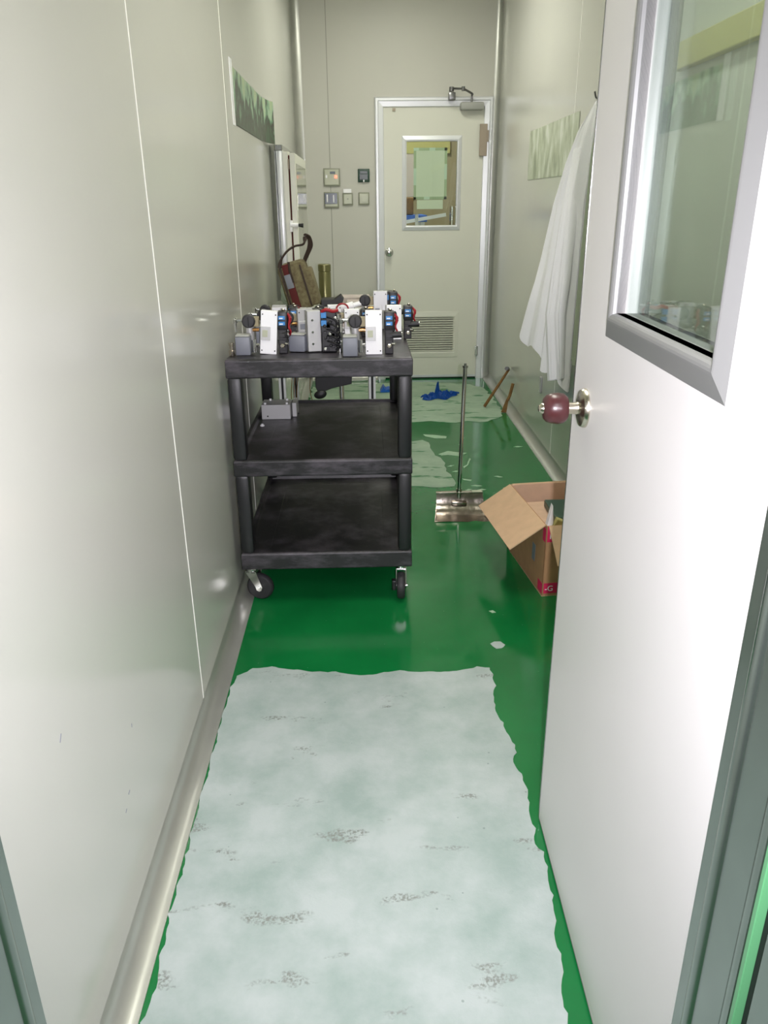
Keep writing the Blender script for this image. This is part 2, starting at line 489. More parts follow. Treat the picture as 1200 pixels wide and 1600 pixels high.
# lamps
def ceiling_light(x, y, sx, sy, m, label):
    t = thing('ceiling_light', label, 'ceiling light', (x, y, ZC))
    bm = B(); box(bm, x - sx / 2 - 0.02, x + sx / 2 + 0.02, y - sy / 2 - 0.02, y + sy / 2 + 0.02, ZC - 0.035, ZC, 0.004)
    obj('housing', bm, M['white'], t)
    bm = B(); box(bm, x - sx / 2, x + sx / 2, y - sy / 2, y + sy / 2, ZC - 0.045, ZC - 0.034)
    obj('diffuser', bm, m, t)
    return t
ceiling_light(0.28, 2.3, 0.3, 1.2, M['lamp'], 'white fluorescent ceiling light over the near half of the corridor')
ceiling_light(0.28, 5.0, 0.3, 1.2, M['lamp'], 'white fluorescent ceiling light over the far end of the corridor')
ceiling_light(0.3, -0.9, 0.6, 1.2, M['lamp_out'], 'white ceiling light outside the open doorway')
ceiling_light(0.4, 8.0, 0.3, 1.2, M['lamp_far'], 'white ceiling light in the room beyond the closed door')

# cove skirting: concave quarter profile
def cove_profile(side):
    pts = []
    R0 = 0.052
    for i in range(9):
        a = PI / 2 * i / 8
        pts.append((R0 - R0 * math.cos(a) , R0 - R0 * math.sin(a)))   # from wall top (0,R0) -> (R0,0)
    # order: (0,R0) ... (R0,0)
    return pts
cp = cove_profile(0)
def cove(name, xw, s, y0, y1, ext=0.0):
    bm = B()
    # sheet with thickness: wall side behind the curve
    pts = [(xw + s * p[0], p[1] + 0.003) for p in cp]
    poly = pts + [(xw + s * 0.052, 0.0), (xw, 0.0)]
    prism(bm, poly, 'y', y0, y1)
    o = struct(name, bm, M['cove'], smooth=True)
    return o
cove('baseboard_left', XL, 1, Y0, YF)
cove('baseboard_right', XR, -1, Y0, YF)
bm = B()
pts = [(YF - p[0], p[1] + 0.003) for p in cp] + [(YF - 0.052, 0), (YF, 0)]
prism(bm, pts, 'x', XL + 0.05, DX0)
struct('baseboard_far', bm, M['cove'], smooth=True)
# vertical rounded corner covers
def corner(name, xw, s, rr):
    bm = B()
    pts = []
    for i in range(9):
        a = PI / 2 * i / 8
        pts.append((xw + s * (rr - rr * math.sin(a)), YF - (rr - rr * math.cos(a))))
    poly = pts + [(xw, YF)]
    prism(bm, poly, 'z', 0.0, ZC)
    struct(name, bm, M['cove'], smooth=True)
corner('trim_1', XL, 1, 0.062)
corner('trim_2', XR, -1, 0.042)
# panel seams
ti = 3
def seam(x, y, s, z0=0.055, wd=0.0045, m='seam'):
    global ti
    bm = B(); box(bm, min(x, x + s * 0.0012), max(x, x + s * 0.0012), y - wd / 2, y + wd / 2, z0, ZC)
    struct('trim_%d' % ti, bm, M[m]); ti += 1
for y in (1.93, 3.20): seam(XL, y, 1)
for y in (1.8, 3.0, 4.23): seam(XR, y, -1, wd=0.003)
bm = B(); box(bm, -0.241, -0.236, YF - 0.001, YF, 0.05, ZC); struct('trim_%d' % ti, bm, M['seam_dark']); ti += 1
# small scuffs on the near left panel stay part of the wall
wl = bpy.data.objects['wall_left']
for (y, z, l, a) in ((1.02, 0.62, 0.014, 0.9), (1.26, 0.30, 0.010, 0.2), (1.23, 0.28, 0.008, 0.4), (1.33, 0.41, 0.008, 1.3)):
    bm = B(); box(bm, XL, XL + 0.0006, y - l / 2, y + l / 2, z - 0.0012, z + 0.0012, rot=RX(a))
    obj('scuff_mark', bm, M['greybox'], wl)

# yellow-beige cable trunking high on the right wall
bm = B(); box(bm, XR - 0.03, XR, 0.75, 2.86, 1.785, 1.865, 0.004)
tag(obj('cable_trunking', bm, M['yellow']), 'ochre trunking strip along the right wall, seen through the door pane', 'trunking')

# ------------------------------------------------------------------ doorway frame (near)
def profile_jamb(name, s, xf):
    # s=+1: right jamb (face looks to -x), s=-1: left jamb
    pts = [(0.0, 0.69), (0.0, 0.668), (-0.004, 0.663), (-0.005, 0.657), (-0.004, 0.651), (0.0, 0.646),
           (0.0, 0.592), (-0.004, 0.588), (-0.005, 0.581), (-0.004, 0.575), (0.004, 0.572), (0.010, 0.560), (0.010, 0.548),
           (-0.002, 0.545), (-0.002, 0.50), (0.045, 0.50), (0.045, 0.545), (0.045, 0.69)]
    poly = [(xf + s * p[0], p[1]) for p in pts]
    bm = B(); prism(bm, poly, 'z', 0.0, 2.12)
    return bm
fr = thing('doorway_frame', None, None, (0, 0.6, 0), kind='structure')
fr.name = 'trim_30'
obj('jamb', profile_jamb('', 1, 0.387), M['jamb'], fr, smooth=True)
obj('jamb', profile_jamb('', -1, -0.42), M['jamb'], fr, smooth=True)
bm = B(); box(bm, -0.465, 0.432, 0.50, 0.69, 2.085, 2.13); obj('head', bm, M['jamb'], fr)
for s, xf in ((1, 0.387), (-1, -0.42)):
    bm = B(); x0 = xf + s * 0.004; x1 = xf + s * 0.0105
    box(bm, min(x0, x1), max(x0, x1), 0.547, 0.562, 0.0, 2.085); obj('gasket', bm, M['gasket'], fr)
    bm = B(); x0 = xf - s * 0.0056; x1 = xf + s * 0.006
    box(bm, min(x0, x1), max(x0, x1), 0.5635, 0.5705, 0.0, 2.085, 0.001); obj('green_film_strip', bm, M['film'], fr)

# ------------------------------------------------------------------ near door leaf (open)
hx, hy = 0.3885, 0.692
ang = math.atan2(1.472 - hy, 0.404 - hx)
leaf = thing('door_2', None, None, (hx, hy, 0), (0, 0, ang), kind='structure')
LW, LH, LT = 0.780, 2.06, 0.045
wo = (0.123, 1.190, 0.602, 1.88)     # frame outer: u0,z0,u1,z1
wi = (0.160, 1.233, 0.556, 1.837)
bm = B()
z0 = 0.008
box(bm, 0, wi[0], -LT, 0, z0, LH); box(bm, wi[2], LW, -LT, 0, z0, LH)
box(bm, wi[0], wi[2], -LT, 0, z0, wi[1]); box(bm, wi[0], wi[2], -LT, 0, wi[3], LH)
obj('leaf_panel', bm, M['leaf'], leaf, world=False)
bm = B()
box(bm, LW, LW + 0.003, -LT - 0.001, 0.0015, z0, LH, 0.0008)
box(bm, 0.0, LW + 0.003, -LT - 0.001, 0.0012, z0 - 0.003, z0, 0.0)
obj('edge_strip', bm, M['alu'], leaf, world=False)
pl = lambda u, v, d: (u, d, v)
bm = B()
frame_ring(bm, pl, wo, wi, [(0, 0.0), (0.02, 0.0012), (0.66, 0.0095), (0.74, 0.0102), (0.82, 0.0098), (0.90, 0.0082), (0.96, 0.0055), (1.0, 0.001), (1.0, -0.0138), (0.0, -0.0138)])
wf = obj('window_frame', bm, M['frame'], leaf, world=False)
pb = lambda u, v, d: (u, -LT - d, v)
bm = B()
frame_ring(bm, pb, wo, wi, [(0, 0.0), (0.04, 0.005), (0.6, 0.0125), (1.0, 0.006), (1.0, -0.012), (0.0, -0.012)])
obj('window_frame', bm, M['alu'], leaf, world=False)
for y0_, in ((-0.014,), (-0.031,)):
    bm = B(); box(bm, wi[0] - 0.003, wi[2] + 0.003, y0_ - 0.002, y0_, wi[1] - 0.003, wi[3] + 0.003)
    obj('pane', bm, M['glass'], leaf, world=False)
# knob: rose, shank, wooden ball with brass key button
kx, kz = 0.692, 1.046
bm = B(); lathe(bm, [(0.036, 0.0), (0.036, 0.004), (0.033, 0.009), (0.024, 0.012), (0.016, 0.014)], (kx, 0, kz), (0, 1, 0), 40)
rose = obj('rose', bm, M['nickel'], leaf, smooth=True, world=False)
bm = B(); lathe(bm, [(0.012, 0.012), (0.0105, 0.022), (0.0115, 0.036)], (kx, 0, kz), (0, 1, 0), 28)
obj('shank', bm, M['nickel'], leaf, smooth=True, world=False)
bm = B(); lathe(bm, [(0.010, 0.032), (0.022, 0.034), (0.0275, 0.041), (0.0290, 0.050), (0.0275, 0.062), (0.0245, 0.071), (0.019, 0.076), (0.010, 0.077)], (kx, 0, kz), (0, 1, 0), 40)
obj('knob', bm, M['wood_knob'], leaf, smooth=True, world=False, label='dark red wooden knob')
bm = B(); lathe(bm, [(0.010, 0.076), (0.0095, 0.080), (0.006, 0.085), (0.002, 0.086)], (kx, 0, kz), (0, 1, 0), 24)
obj('key_button', bm, M['nickel'], leaf, smooth=True, world=False)
for dz in (0.026,):
    bm = B(); lathe(bm, [(0.003, 0.006), (0.003, 0.0105), (0.001, 0.011)], (kx - 0.006, 0, kz - dz), (0, 1, 0), 10)
    obj('screw', bm, M['brass'], leaf, smooth=True, world=False)
# back knob
bm = B(); lathe(bm, [(0.036, 0.0), (0.036, 0.004), (0.024, 0.012), (0.011, 0.016), (0.011, 0.034), (0.024, 0.04), (0.0275, 0.05), (0.024, 0.067), (0.01, 0.072)], (kx, -LT, kz), (0, -1, 0), 32)
obj('knob', bm, M['chrome'], leaf, smooth=True, world=False)

# ------------------------------------------------------------------ far door
door = thing('door_1', None, None, ((DX0 + DX1) / 2, YF, 0), kind='structure')
pf = lambda u, v, d: (u, YF - d, v)
# frame: three sides (runs below the floor line hidden)
def three_sided(bm, x0, x1, zt, wdt, prof, zb=0.0):
    loops = []
    for t, d in prof:
        i = wdt * t
        loops.append([bm.verts.new(p) for p in ((x0 + i, YF - d, zb), (x0 + i, YF - d, zt - i), (x1 - i, YF - d, zt - i), (x1 - i, YF - d, zb))])
    n = len(loops)
    for j in range(n):
        a = loops[j]; b = loops[(j + 1) % n]
        for i in range(3):
            bm.faces.new((a[i], a[i + 1], b[i + 1], b[i]))
    bm.faces.new([l[0] for l in loops]); bm.faces.new([l[3] for l in reversed(loops)])
bm = B()
three_sided(bm, DX0, DX1, DZ, 0.067, [(0, 0.0), (0.0, 0.022), (0.12, 0.030), (0.35, 0.030), (0.42, 0.024), (0.95, 0.020), (1.0, 0.012), (1.0, -0.06), (0.0, -0.06), (0, -0.002)])
obj('door_frame', bm, M['alu_white'], door)
fo = (0.317, 1.187, 0.777, 1.868); fi = (0.352, 1.224, 0.742, 1.828)
vx0, vz0, vx1, vz1 = 0.315, 0.182, 0.785, 0.556
LX0, LX1, LZ1 = DX0 + 0.067, DX1 - 0.067, DZ - 0.067
yl = YF - 0.006                     # leaf front plane
bm = B()
def lb(x0, x1, z0, z1): box(bm, x0, x1, yl, yl + 0.04, z0, z1)
vi = (vx0 + 0.03, vz0 + 0.045, vx1 - 0.034, vz1 - 0.045)
lb(LX0, fi[0], 0.012, LZ1); lb(fi[2], LX1, 0.012, LZ1)
lb(fi[0], fi[2], fi[3], LZ1); lb(fi[0], fi[2], vi[3], fi[1]); lb(fi[0], fi[2], 0.012, vi[1])
dl = obj('leaf_panel', bm, M['door'], door)
pfl = lambda u, v, d: (u, yl - d, v)
bm = B(); frame_ring(bm, pfl, fo, fi, [(0, 0), (0.05, 0.006), (0.7, 0.011), (1, 0.008), (1, -0.02), (0, -0.02), (0, -0.001)])
obj('window_frame', bm, M['alu_white'], door)
bm = B(); box(bm, fi[0] - 0.005, fi[2] + 0.005, yl + 0.012, yl + 0.016, fi[1] - 0.005, fi[3] + 0.005)
obj('pane', bm, M['glass'], door)
# vent
vo = (vx0, vz0, vx1, vz1)
bm = B(); frame_ring(bm, pfl, vo, vi, [(0, 0), (0.03, 0.005), (0.8, 0.008), (1, 0.006), (1, -0.018), (0, -0.018), (0, -0.001)])
vent = obj('vent_grille', bm, M['door'], door)
bm = B()
n = 15
for i in range(n):
    z = vi[1] + (vi[3] - vi[1]) * (i + 0.5) / n
    box(bm, vi[0], vi[2], yl - 0.004, yl + 0.012, z - 0.0048, z + 0.0032, rot=RX(0.35))
obj('louvres', bm, M['door'], vent)
bm = B(); box(bm, vi[0], vi[2], yl + 0.026, yl + 0.03, vi[1], vi[3]); obj('mesh_backing', bm, M['bagdark'], vent)
# threshold strip
bm = B(); box(bm, LX0, LX1, yl - 0.003, yl, 0.013, 0.032); obj('kick_strip', bm, M['alu_white'], door)
bm = B(); box(bm, LX0 - 0.06, LX1 + 0.06, yl + 0.004, yl + 0.04, 0.0005, 0.012); obj('under_door_shade', bm, M['gasket'], door)  # black strip standing in for the shade in the gap under the leaf
# knob
bm = B(); lathe(bm, [(0.034, 0.0), (0.034, 0.004), (0.026, 0.010), (0.012, 0.014), (0.011, 0.032), (0.022, 0.038), (0.027, 0.048), (0.025, 0.060), (0.016, 0.066), (0.006, 0.067)], (0.213, yl, 1.026), (0, -1, 0), 28)
obj('knob', bm, M['chrome'], door, smooth=True)
# hinges
bm = B(); box(bm, 0.908, 0.966, YF - 0.036, YF - 0.018, 1.722, 1.944, 0.002); box(bm, 0.964, 0.977, YF - 0.034, YF - 0.02, 1.82, 1.90, 0.002)
obj('hinge', bm, M['brown'], door, label='taupe covered upper hinge')
bm = B(); box(bm, 0.925, 0.952, YF - 0.034, YF - 0.018, 0.195, 0.275, 0.002); cyl(bm, (0.939, YF - 0.036, 0.19), (0.939, YF - 0.036, 0.28), 0.006)
obj('hinge', bm, M['chrome'], door)
bm = B(); box(bm, 0.245, 0.268, yl - 0.012, yl, 2.035, 2.055, 0.002); obj('top_catch', bm, M['brown'], door)
# closer
dc = thing('door_closer', 'grey metal closer with elbow arm at the top of the far door', 'door closer', (0.84, YF - 0.03, 2.065))
bm = B(); box(bm, 0.752, 0.928, YF - 0.085, YF - 0.007, 2.035, 2.088, 0.012); obj('body', bm, M['greytop'], dc, smooth=True)
bm = B(); tube(bm, [(0.835, YF - 0.07, 2.085), (0.835, YF - 0.07, 2.13), (0.83, YF - 0.10, 2.14), (0.76, YF - 0.15, 2.165)], 0.008)
obj('arm', bm, M['tube'], dc, smooth=True)
bm = B(); tube(bm, [(0.76, YF - 0.15, 2.165), (0.68, YF - 0.09, 2.175)], 0.007); cyl(bm, (0.76, YF - 0.15, 2.15), (0.76, YF - 0.15, 2.18), 0.012)
obj('forearm', bm, M['tube'], dc, smooth=True)
bm = B(); cyl(bm, (0.68, YF - 0.09, 2.155), (0.68, YF - 0.09, 2.185), 0.018); box(bm, 0.66, 0.71, YF - 0.10, YF - 0.03, 2.098, 2.15, 0.004)
obj('shoe', bm, M['tube'], dc, smooth=True)

# papers taped behind the pane
pt = thing('paper_notice', 'pale green sheet taped inside the window of the far door', 'notice', (0.54, yl + 0.017, 1.58))
px0, px1, pz0, pz1 = 0.408, 0.668, 1.415, 1.785
def sheet(name, x0, x1, z0, z1, m, par, y=yl + 0.0175, t=0.0008):
    bm = B(); box(bm, x0, x1, y, y + t, z0, z1)
    return obj(name, bm, m, par)
sheet('sheet', px0, px1, pz0, pz1, M['paper'], pt, yl + 0.018)
for x0, x1, z0, z1, m in ((px0, px1, pz1 - 0.02, pz1, 'tape2'), (px0, px1, pz0, pz0 + 0.02, 'tape2'), (px0, px0 + 0.02, pz0, pz1, 'tape2'), (px1 - 0.02, px1, pz0, pz1, 'tape2')):
    sheet('tape', x0, x1, z0, z1, M[m], pt, yl + 0.0172, 0.0006)
for x0, x1, z0, z1 in ((0.53, 0.575, pz1 - 0.021, pz1), (0.49, 0.535, pz0, pz0 + 0.021), (px0, px0 + 0.021, 1.52, 1.64), (px1 - 0.021, px1, 1.56, 1.67), (px0, px0 + 0.04, pz1 - 0.021, pz1)):
    sheet('tape', x0, x1, z0, z1, M['tape'], pt, yl + 0.0166, 0.0005)
ps = sheet('paper_slip', 0.435, 0.640, 1.345, 1.412, M['paper'], None, yl + 0.018)
tag(ps, 'smaller pale slip below the taped sheet in the far door window', 'notice')

# beyond the door: shelves, crate, pictures
bt = thing('workbench', 'steel railed bench with blue top seen through the far door window', 'workbench', (0.3, 8.2, 0))
bm = B(); box(bm, -0.5, 0.62, 7.9, 8.6, 1.22, 1.28); obj('bench_top', bm, M['bluecloth'], bt)
for xx, yy in ((-0.46, 7.95), (0.58, 7.95), (-0.46, 8.55), (0.58, 8.55)):
    bm = B(); box(bm, xx - 0.02, xx + 0.02, yy - 0.02, yy + 0.02, 0, 1.22); obj('leg', bm, M['alu'], bt)
bm = B(); box(bm, 0.0, 0.80, 7.84, 7.88, 1.205, 1.235, rot=RY(-0.16)); obj('rail', bm, M['alu_white'], bt)
bm = B(); box(bm, 0.50, 0.53, 7.80, 7.84, 0.0, 1.29); obj('post', bm, M['alu'], bt)
bm = B(); box(bm, 0.1, 1.0, 9.55, 9.6, 1.9, 2.4, 0.003)
tag(obj('wall_panel', bm, M['yellow']), 'ochre panel on the back wall beyond the far door', 'panel')
bm = B(); box(bm, 0.3, 0.62, 9.56, 9.6, 1.45, 1.95, 0.003)
tag(obj('wall_poster', bm, M['pinkbox']), 'pinkish poster half hidden at left in the far door window', 'poster')
bm = B(); box(bm, 0.2, 0.5, 8.05, 8.4, 1.281, 1.44, 0.01)
tag(obj('storage_carton', bm, M['wood']), 'brown carton at lower left in the far door window', 'box')
bm = B(); cyl(bm, (0.86, 7.9, 0.0), (0.86, 7.9, 1.36), 0.025, seg=16)
tag(obj('steel_post', bm, M['chrome']), 'shiny steel post at right in the far door window', 'post')

# ------------------------------------------------------------------ switch plates on the far wall
def plate(name, label, x0, x1, z0, z1, rim='plateframe', face='plate', t=0.014, cat='switch plate'):
    r = thing(name, label, cat, ((x0 + x1) / 2, YF, (z0 + z1) / 2))
    bm = B(); box(bm, x0, x1, YF - t, YF, z0, z1, 0.004); obj('plate', bm, M[rim], r, smooth=True)
    bm = B(); box(bm, x0 + 0.010, x1 - 0.010, YF - t - 0.004, YF - t + 0.001, z0 + 0.010, z1 - 0.010, 0.002); obj('face', bm, M[face], r)
    return r
def bit(par, name, x0, x1, z0, z1, m, t=0.022):
    bm = B(); box(bm, x0, x1, YF - t, YF - 0.012, z0, z1, 0.0015); return obj(name, bm, M[m], par)
r = plate('switch_panel', 'large square clear-cover switch panel with red indicator on far wall', -0.292, -0.163, 1.517, 1.646)
bit(r, 'indicator', -0.203, -0.187, 1.575, 1.595, 'led'); bit(r, 'display', -0.24, -0.2, 1.605, 1.622, 'darkwin'); bit(r, 'switch', -0.275, -0.262, 1.575, 1.598, 'white')
r = plate('socket_panel', 'dark two-window switch plate below the large switch panel', -0.293, -0.177, 1.36, 1.477)
bit(r, 'display', -0.287, -0.189, 1.39, 1.468, 'darkwin'); bit(r, 'rocker', -0.272, -0.262, 1.402, 1.458, 'white', 0.026); bit(r, 'rocker', -0.222, -0.213, 1.398, 1.455, 'white', 0.026)
r = plate('light_switch', 'plain cream switch with a white strip on top, middle of lower row', -0.148, -0.066, 1.378, 1.468)
bit(r, 'label_strip', -0.140, -0.078, 1.468, 1.497, 'white'); bit(r, 'button', -0.112, -0.102, 1.42, 1.43, 'plateframe')
r = plate('control_panel', 'dark green square control plate beside the far door frame', -0.025, 0.066, 1.545, 1.640, 'darkgreen', 'darkgreen')
bit(r, 'display', -0.008, 0.048, 1.605, 1.622, 'greybox'); bit(r, 'screen', -0.012, 0.05, 1.565, 1.6, 'greybox'); bit(r, 'switch', 0.015, 0.025, 1.545, 1.562, 'white')
r = plate('light_switch', 'small cream switch under the dark green control plate', -0.024, 0.062, 1.380, 1.472)
bit(r, 'rocker', 0.0, 0.04, 1.40, 1.45, 'plate')

# ------------------------------------------------------------------ posters
def poster(name, label, x, s, y0, y1, z0, z1, m, curl=0.0, margin=None):
    bm = B()
    N = 24
    rows = []
    for i in range(N + 1):
        y = y0 + (y1 - y0) * i / N
        off = 0.002 + curl * max(0, (i / N - 0.75) / 0.25) ** 2
        rows.append([bm.verts.new((x + s * (off + d), y, z)) for d in (0, 0.0008) for z in (z0, z1)])
    for i in range(N):
        a, b = rows[i], rows[i + 1]
        for q in ((0, 1), (1, 3), (3, 2), (2, 0)):
            bm.faces.new((a[q[0]], a[q[1]], b[q[1]], b[q[0]]))
    bm.faces.new((rows[0][0], rows[0][1], rows[0][3], rows[0][2])); bm.faces.new((rows[-1][0], rows[-1][1], rows[-1][3], rows[-1][2]))
    # object origin at the middle
    cy, cz = (y0 + y1) / 2, (z0 + z1) / 2
    for v in bm.verts: v.co -= Vector((x, cy, cz))
    o = obj(name, bm, m, world=False)
    o.location = (x, cy, cz)
    tag(o, label, 'poster')
    return o
po = poster('wall_poster', 'green and dark photo poster with curled edge on left wall', XL, 1, 3.42, 4.56, 1.688, 1.888, M['poster'], 0.035)
bm = B(); box(bm, 0.0, 0.002, -0.63, -0.572, -0.105, 0.125)
obj('white_margin', bm, M['white'], po, world=False)
poster('wall_poster', 'faded pale photo print on right wall beside the white coat', XR, -1, 4.12, 5.30, 1.52, 1.795, M['poster2'], 0.0)

# ------------------------------------------------------------------ transfer hatch on the left wall
hb = thing('transfer_hatch', 'cream and stainless pass-through hatch standing out of the left wall', 'hatch', (XL, 5.0, 0.9))
bm = B(); box(bm, XL, -0.392, 4.66, 5.5, 0.90, 1.66, 0.003); obj('body', bm, M['door'], hb)
bm = B(); prism(bm, [(XL, 4.60), (-0.462, 4.585), (-0.458, 4.60), (-0.458, 4.67), (XL, 4.67)], 'z', 0.88, 1.69); obj('flange', bm, M['alu'], hb)
bm = B(); box(bm, -0.458, -0.422, 4.60, 4.67, 0.90, 1.665, 0.010); obj('frame_post', bm, M['alu_white'], hb, smooth=True)
bm = B(); box(bm, -0.422, -0.394, 4.615, 4.67, 0.90, 1.655, 0.002); obj('frame_post', bm, M['door'], hb)
bm = B(); box(bm, XL, -0.42, 4.60, 5.52, 1.66, 1.69, 0.004); obj('top_trim', bm, M['alu'], hb)
bm = B(); box(bm, -0.385, -0.356, 4.615, 5.48, 0.90, 1.65, 0.002); hd = obj('hatch_door', bm, M['door'], hb)
bm = B(); box(bm, -0.356, -0.354, 4.68, 5.42, 0.95, 1.60); obj('glossy_panel', bm, M['mirror_panel'], hd)
bm = B(); box(bm, -0.394, -0.384, 4.64, 5.40, 0.92, 1.64); obj('seal', bm, M['maroon'], hb)
bm = B(); cyl(bm, (-0.395, 4.60, 1.285), (-0.352, 4.60, 1.285), 0.011); box(bm, -0.40, -0.385, 4.595, 4.62, 1.25, 1.31, 0.003); la = obj('latch', bm, M['white'], hb, smooth=True)
bm = B(); cyl(bm, (-0.352, 4.60, 1.285), (-0.325, 4.60, 1.283), 0.008, 0.012); obj('latch_knob', bm, M['black'], la, smooth=True)
bm = B(); box(bm, -0.395, -0.388, 4.606, 4.618, 1.57, 1.62, 0.002); obj('hinge', bm, M['brown'], hb)

# ------------------------------------------------------------------ floor patches (thin screed layers, part of the floor)
def ngon_patch(name, pts, m, th=0.0025, scallop=0.0):
    bm = B()
    vs = [bm.verts.new((x, y, th)) for x, y in pts]
    f = bm.faces.new(vs)
    r = bmesh.ops.extrude_face_region(bm, geom=[f])
    for v in [e for e in r['geom'] if isinstance(e, bmesh.types.BMVert)]: v.co.z = 0.0002
    bmesh.ops.triangulate(bm, faces=[f for f in bm.faces if len(f.verts) > 4])
    return obj(name, bm, m, floor)
front = [(-0.425, 2.12), (-0.38, 2.162), (-0.319, 2.17), (-0.234, 2.148), (-0.161, 2.134), (-0.11, 2.132), (-0.018, 2.107), (0.044, 2.122), (0.096, 2.131), (0.188, 2.12), (0.301, 2.127), (0.345, 2.143), (0.385, 2.134), (0.391, 2.094), (0.385, 2.069), (0.39, 2.034), (0.374, 1.974), (0.372, 1.935), (0.37, 1.889), (0.382, 1.849), (0.387, 1.791), (0.397, 1.749), (0.395, 1.717), (0.379, 1.678), (0.393, 1.632), (0.397, 1.572), (0.392, 1.527), (0.384, 1.484), (0.39, 1.441), (0.378, 1.392), (0.394, 1.368), (0.393, 1.325), (0.387, 1.299), (0.388, 1.247), (0.379, 1.183), (0.366, 1.138), (0.371, 1.106), (0.366, 1.067), (0.351, 1.009), (0.354, 0.984), (0.349, 0.966), (0.345, 0.85), (0.35, 0.74), (0.33, 0.69)]
left = [(-0.39, 0.69), (-0.40, 0.8), (-0.42, 0.9), (-0.435, 0.992), (-0.426, 1.046), (-0.425, 1.087), (-0.433, 1.129), (-0.431, 1.18), (-0.439, 1.228), (-0.432, 1.264), (-0.436, 1.301), (-0.432, 1.347), (-0.436, 1.388), (-0.431, 1.421), (-0.439, 1.451), (-0.4395, 1.59), (-0.4395, 1.73), (-0.439, 1.843), (-0.4395, 1.915), (-0.437, 1.942), (-0.435, 2.0), (-0.438, 2.057)]
def roughen(pts, amp=0.006, bulge=0.0, step=0.012):
    out = []
    n = len(pts)
    for i in range(n):
        a = Vector(pts[i]); b = Vector(pts[(i + 1) % n])
        L = (b - a).length
        k = max(1, int(L / step))
        d = (b - a).normalized() if L > 0 else Vector((1, 0))
        nrm = Vector((d.y, -d.x))
        for j in range(k):
            t = j / k
            o = 0 if j == 0 else random.uniform(-amp, amp)
            p = a.lerp(b, t) + nrm * (o - bulge * math.sin(PI * t) * min(1, L * 10))
            out.append((p.x, p.y))
    return out
bulged = []
right_i = 12
pts = roughen(front[:13], 0.002) [:-1] if False else None
poly = roughen(front + left, 0.0018, bulge=-0.007)
poly = [(max(x, -0.4405), y) for x, y in poly]
ngon_patch('screed_patch', poly, M['patch'])
f1 = [(-0.43, 5.20), (-0.2, 5.15), (0.0, 5.17), (0.322, 5.154), (0.442, 5.18), (0.518, 5.142), (0.612, 5.119), (0.696, 5.164), (0.778, 5.126), (0.867, 5.188), (0.958, 5.286), (0.99, 5.408), (0.985, 5.7), (0.96, 6.08), (0.94, 6.2), (0.866, 6.3), (0.754, 6.332), (0.584, 6.393), (0.411, 6.43), (0.1, 6.40), (-0.43, 6.3)]
ngon_patch('screed_patch', roughen(f1, 0.02, step=0.05), M['patch_far'])
f2 = [(-0.35, 4.74), (0.0, 4.70), (0.294, 4.696), (0.356, 4.721), (0.392, 4.663), (0.391, 4.554), (0.405, 4.449), (0.445, 4.297), (0.443, 4.101), (0.467, 3.991), (0.463, 3.858), (0.387, 3.842), (0.294, 3.867), (0.1, 3.90), (-0.2, 3.85), (-0.38, 4.0)]
ngon_patch('screed_patch', roughen(f2, 0.012, step=0.04), M['patch_far'])
M['smear'] = mat('pale_screed_smear', srgb(160, 188, 160), 0.5, noise=0.08, nscale=60)
smears = [[(0.37, 4.851), (0.447, 4.832), (0.518, 4.798), (0.509, 4.755), (0.44, 4.759), (0.383, 4.806)],
          [(0.43, 4.422), (0.493, 4.482), (0.552, 4.453), (0.604, 4.437), (0.547, 4.378), (0.486, 4.406), (0.446, 4.396)],
          [(0.55, 4.186), (0.576, 4.219), (0.603, 4.337), (0.612, 4.325), (0.578, 4.207), (0.55, 4.151)],
          [(0.518, 3.978), (0.567, 3.955), (0.561, 3.934), (0.522, 3.957)],
          [(0.41, 2.282), (0.425, 2.294), (0.447, 2.293), (0.459, 2.272), (0.444, 2.252), (0.426, 2.249), (0.416, 2.265)],
          [(0.44, 2.508), (0.455, 2.512), (0.464, 2.497), (0.45, 2.493)]]
for i, s_ in enumerate(smears):
    ngon_patch('screed_smear', roughen(s_, 0.0015, step=0.01), M['patch'] if i == 4 else M['smear'], 0.0015)
for (x, y, a, l) in ((0.50, 4.10, 0.2, 0.05), (0.58, 3.86, -0.1, 0.06), (0.60, 3.80, 0.15, 0.05), (0.53, 3.80, 0.3, 0.04), (0.93, 4.55, 0.1, 0.06), (0.72, 4.0, -0.3, 0.05), (0.62, 4.75, 0.9, 0.03), (0.48, 4.2, 0.5, 0.05), (0.58, 4.62, 1.0, 0.03)):
    c, s_ = math.cos(a) * l / 2, math.sin(a) * l / 2
    ngon_patch('screed_smear', roughen([(x - c, y - s_), (x, y - 0.012), (x + c, y + s_), (x, y + 0.012)], 0.002, step=0.01), M['smear'], 0.0012)

# ------------------------------------------------------------------ cart
CX0, CX1, CY0, CY1 = -0.466, 0.162, 2.60, 3.50
cart = thing('utility_cart', 'scuffed black plastic three-shelf utility cart on casters against left wall', 'cart', ((CX0 + CX1) / 2, (CY0 + CY1) / 2, 0))
def shelf(z1, h, lip, inset=0.0, name='shelf'):
    x0, x1, y0, y1 = CX0 + inset, CX1 - inset, CY0 + inset, CY1 - inset
    bm = B()
    frame_ring(bm, lambda u, v, d: (u, v, d), (x0, y0, x1, y1), (x0 + 0.1, y0 + 0.1, x1 - 0.1, y1 - 0.1),
               [(0.0, z1 - h + 0.004), (0.0, z1 - 0.006), (0.05, z1), (0.16, z1), (0.22, z1 - lip), (1.0, z1 - lip), (1.0, z1 - lip - 0.02), (0.22, z1 - lip - 0.02), (0.12, z1 - h), (0.03, z1 - h)])
    box(bm, x0 + 0.095, x1 - 0.095, y0 + 0.095, y1 - 0.095, z1 - lip - 0.0195, z1 - lip - 0.0004)
    # round the four vertical corners
    o = obj(name, bm, M['cart'], cart, bevel=0.004)
    return o
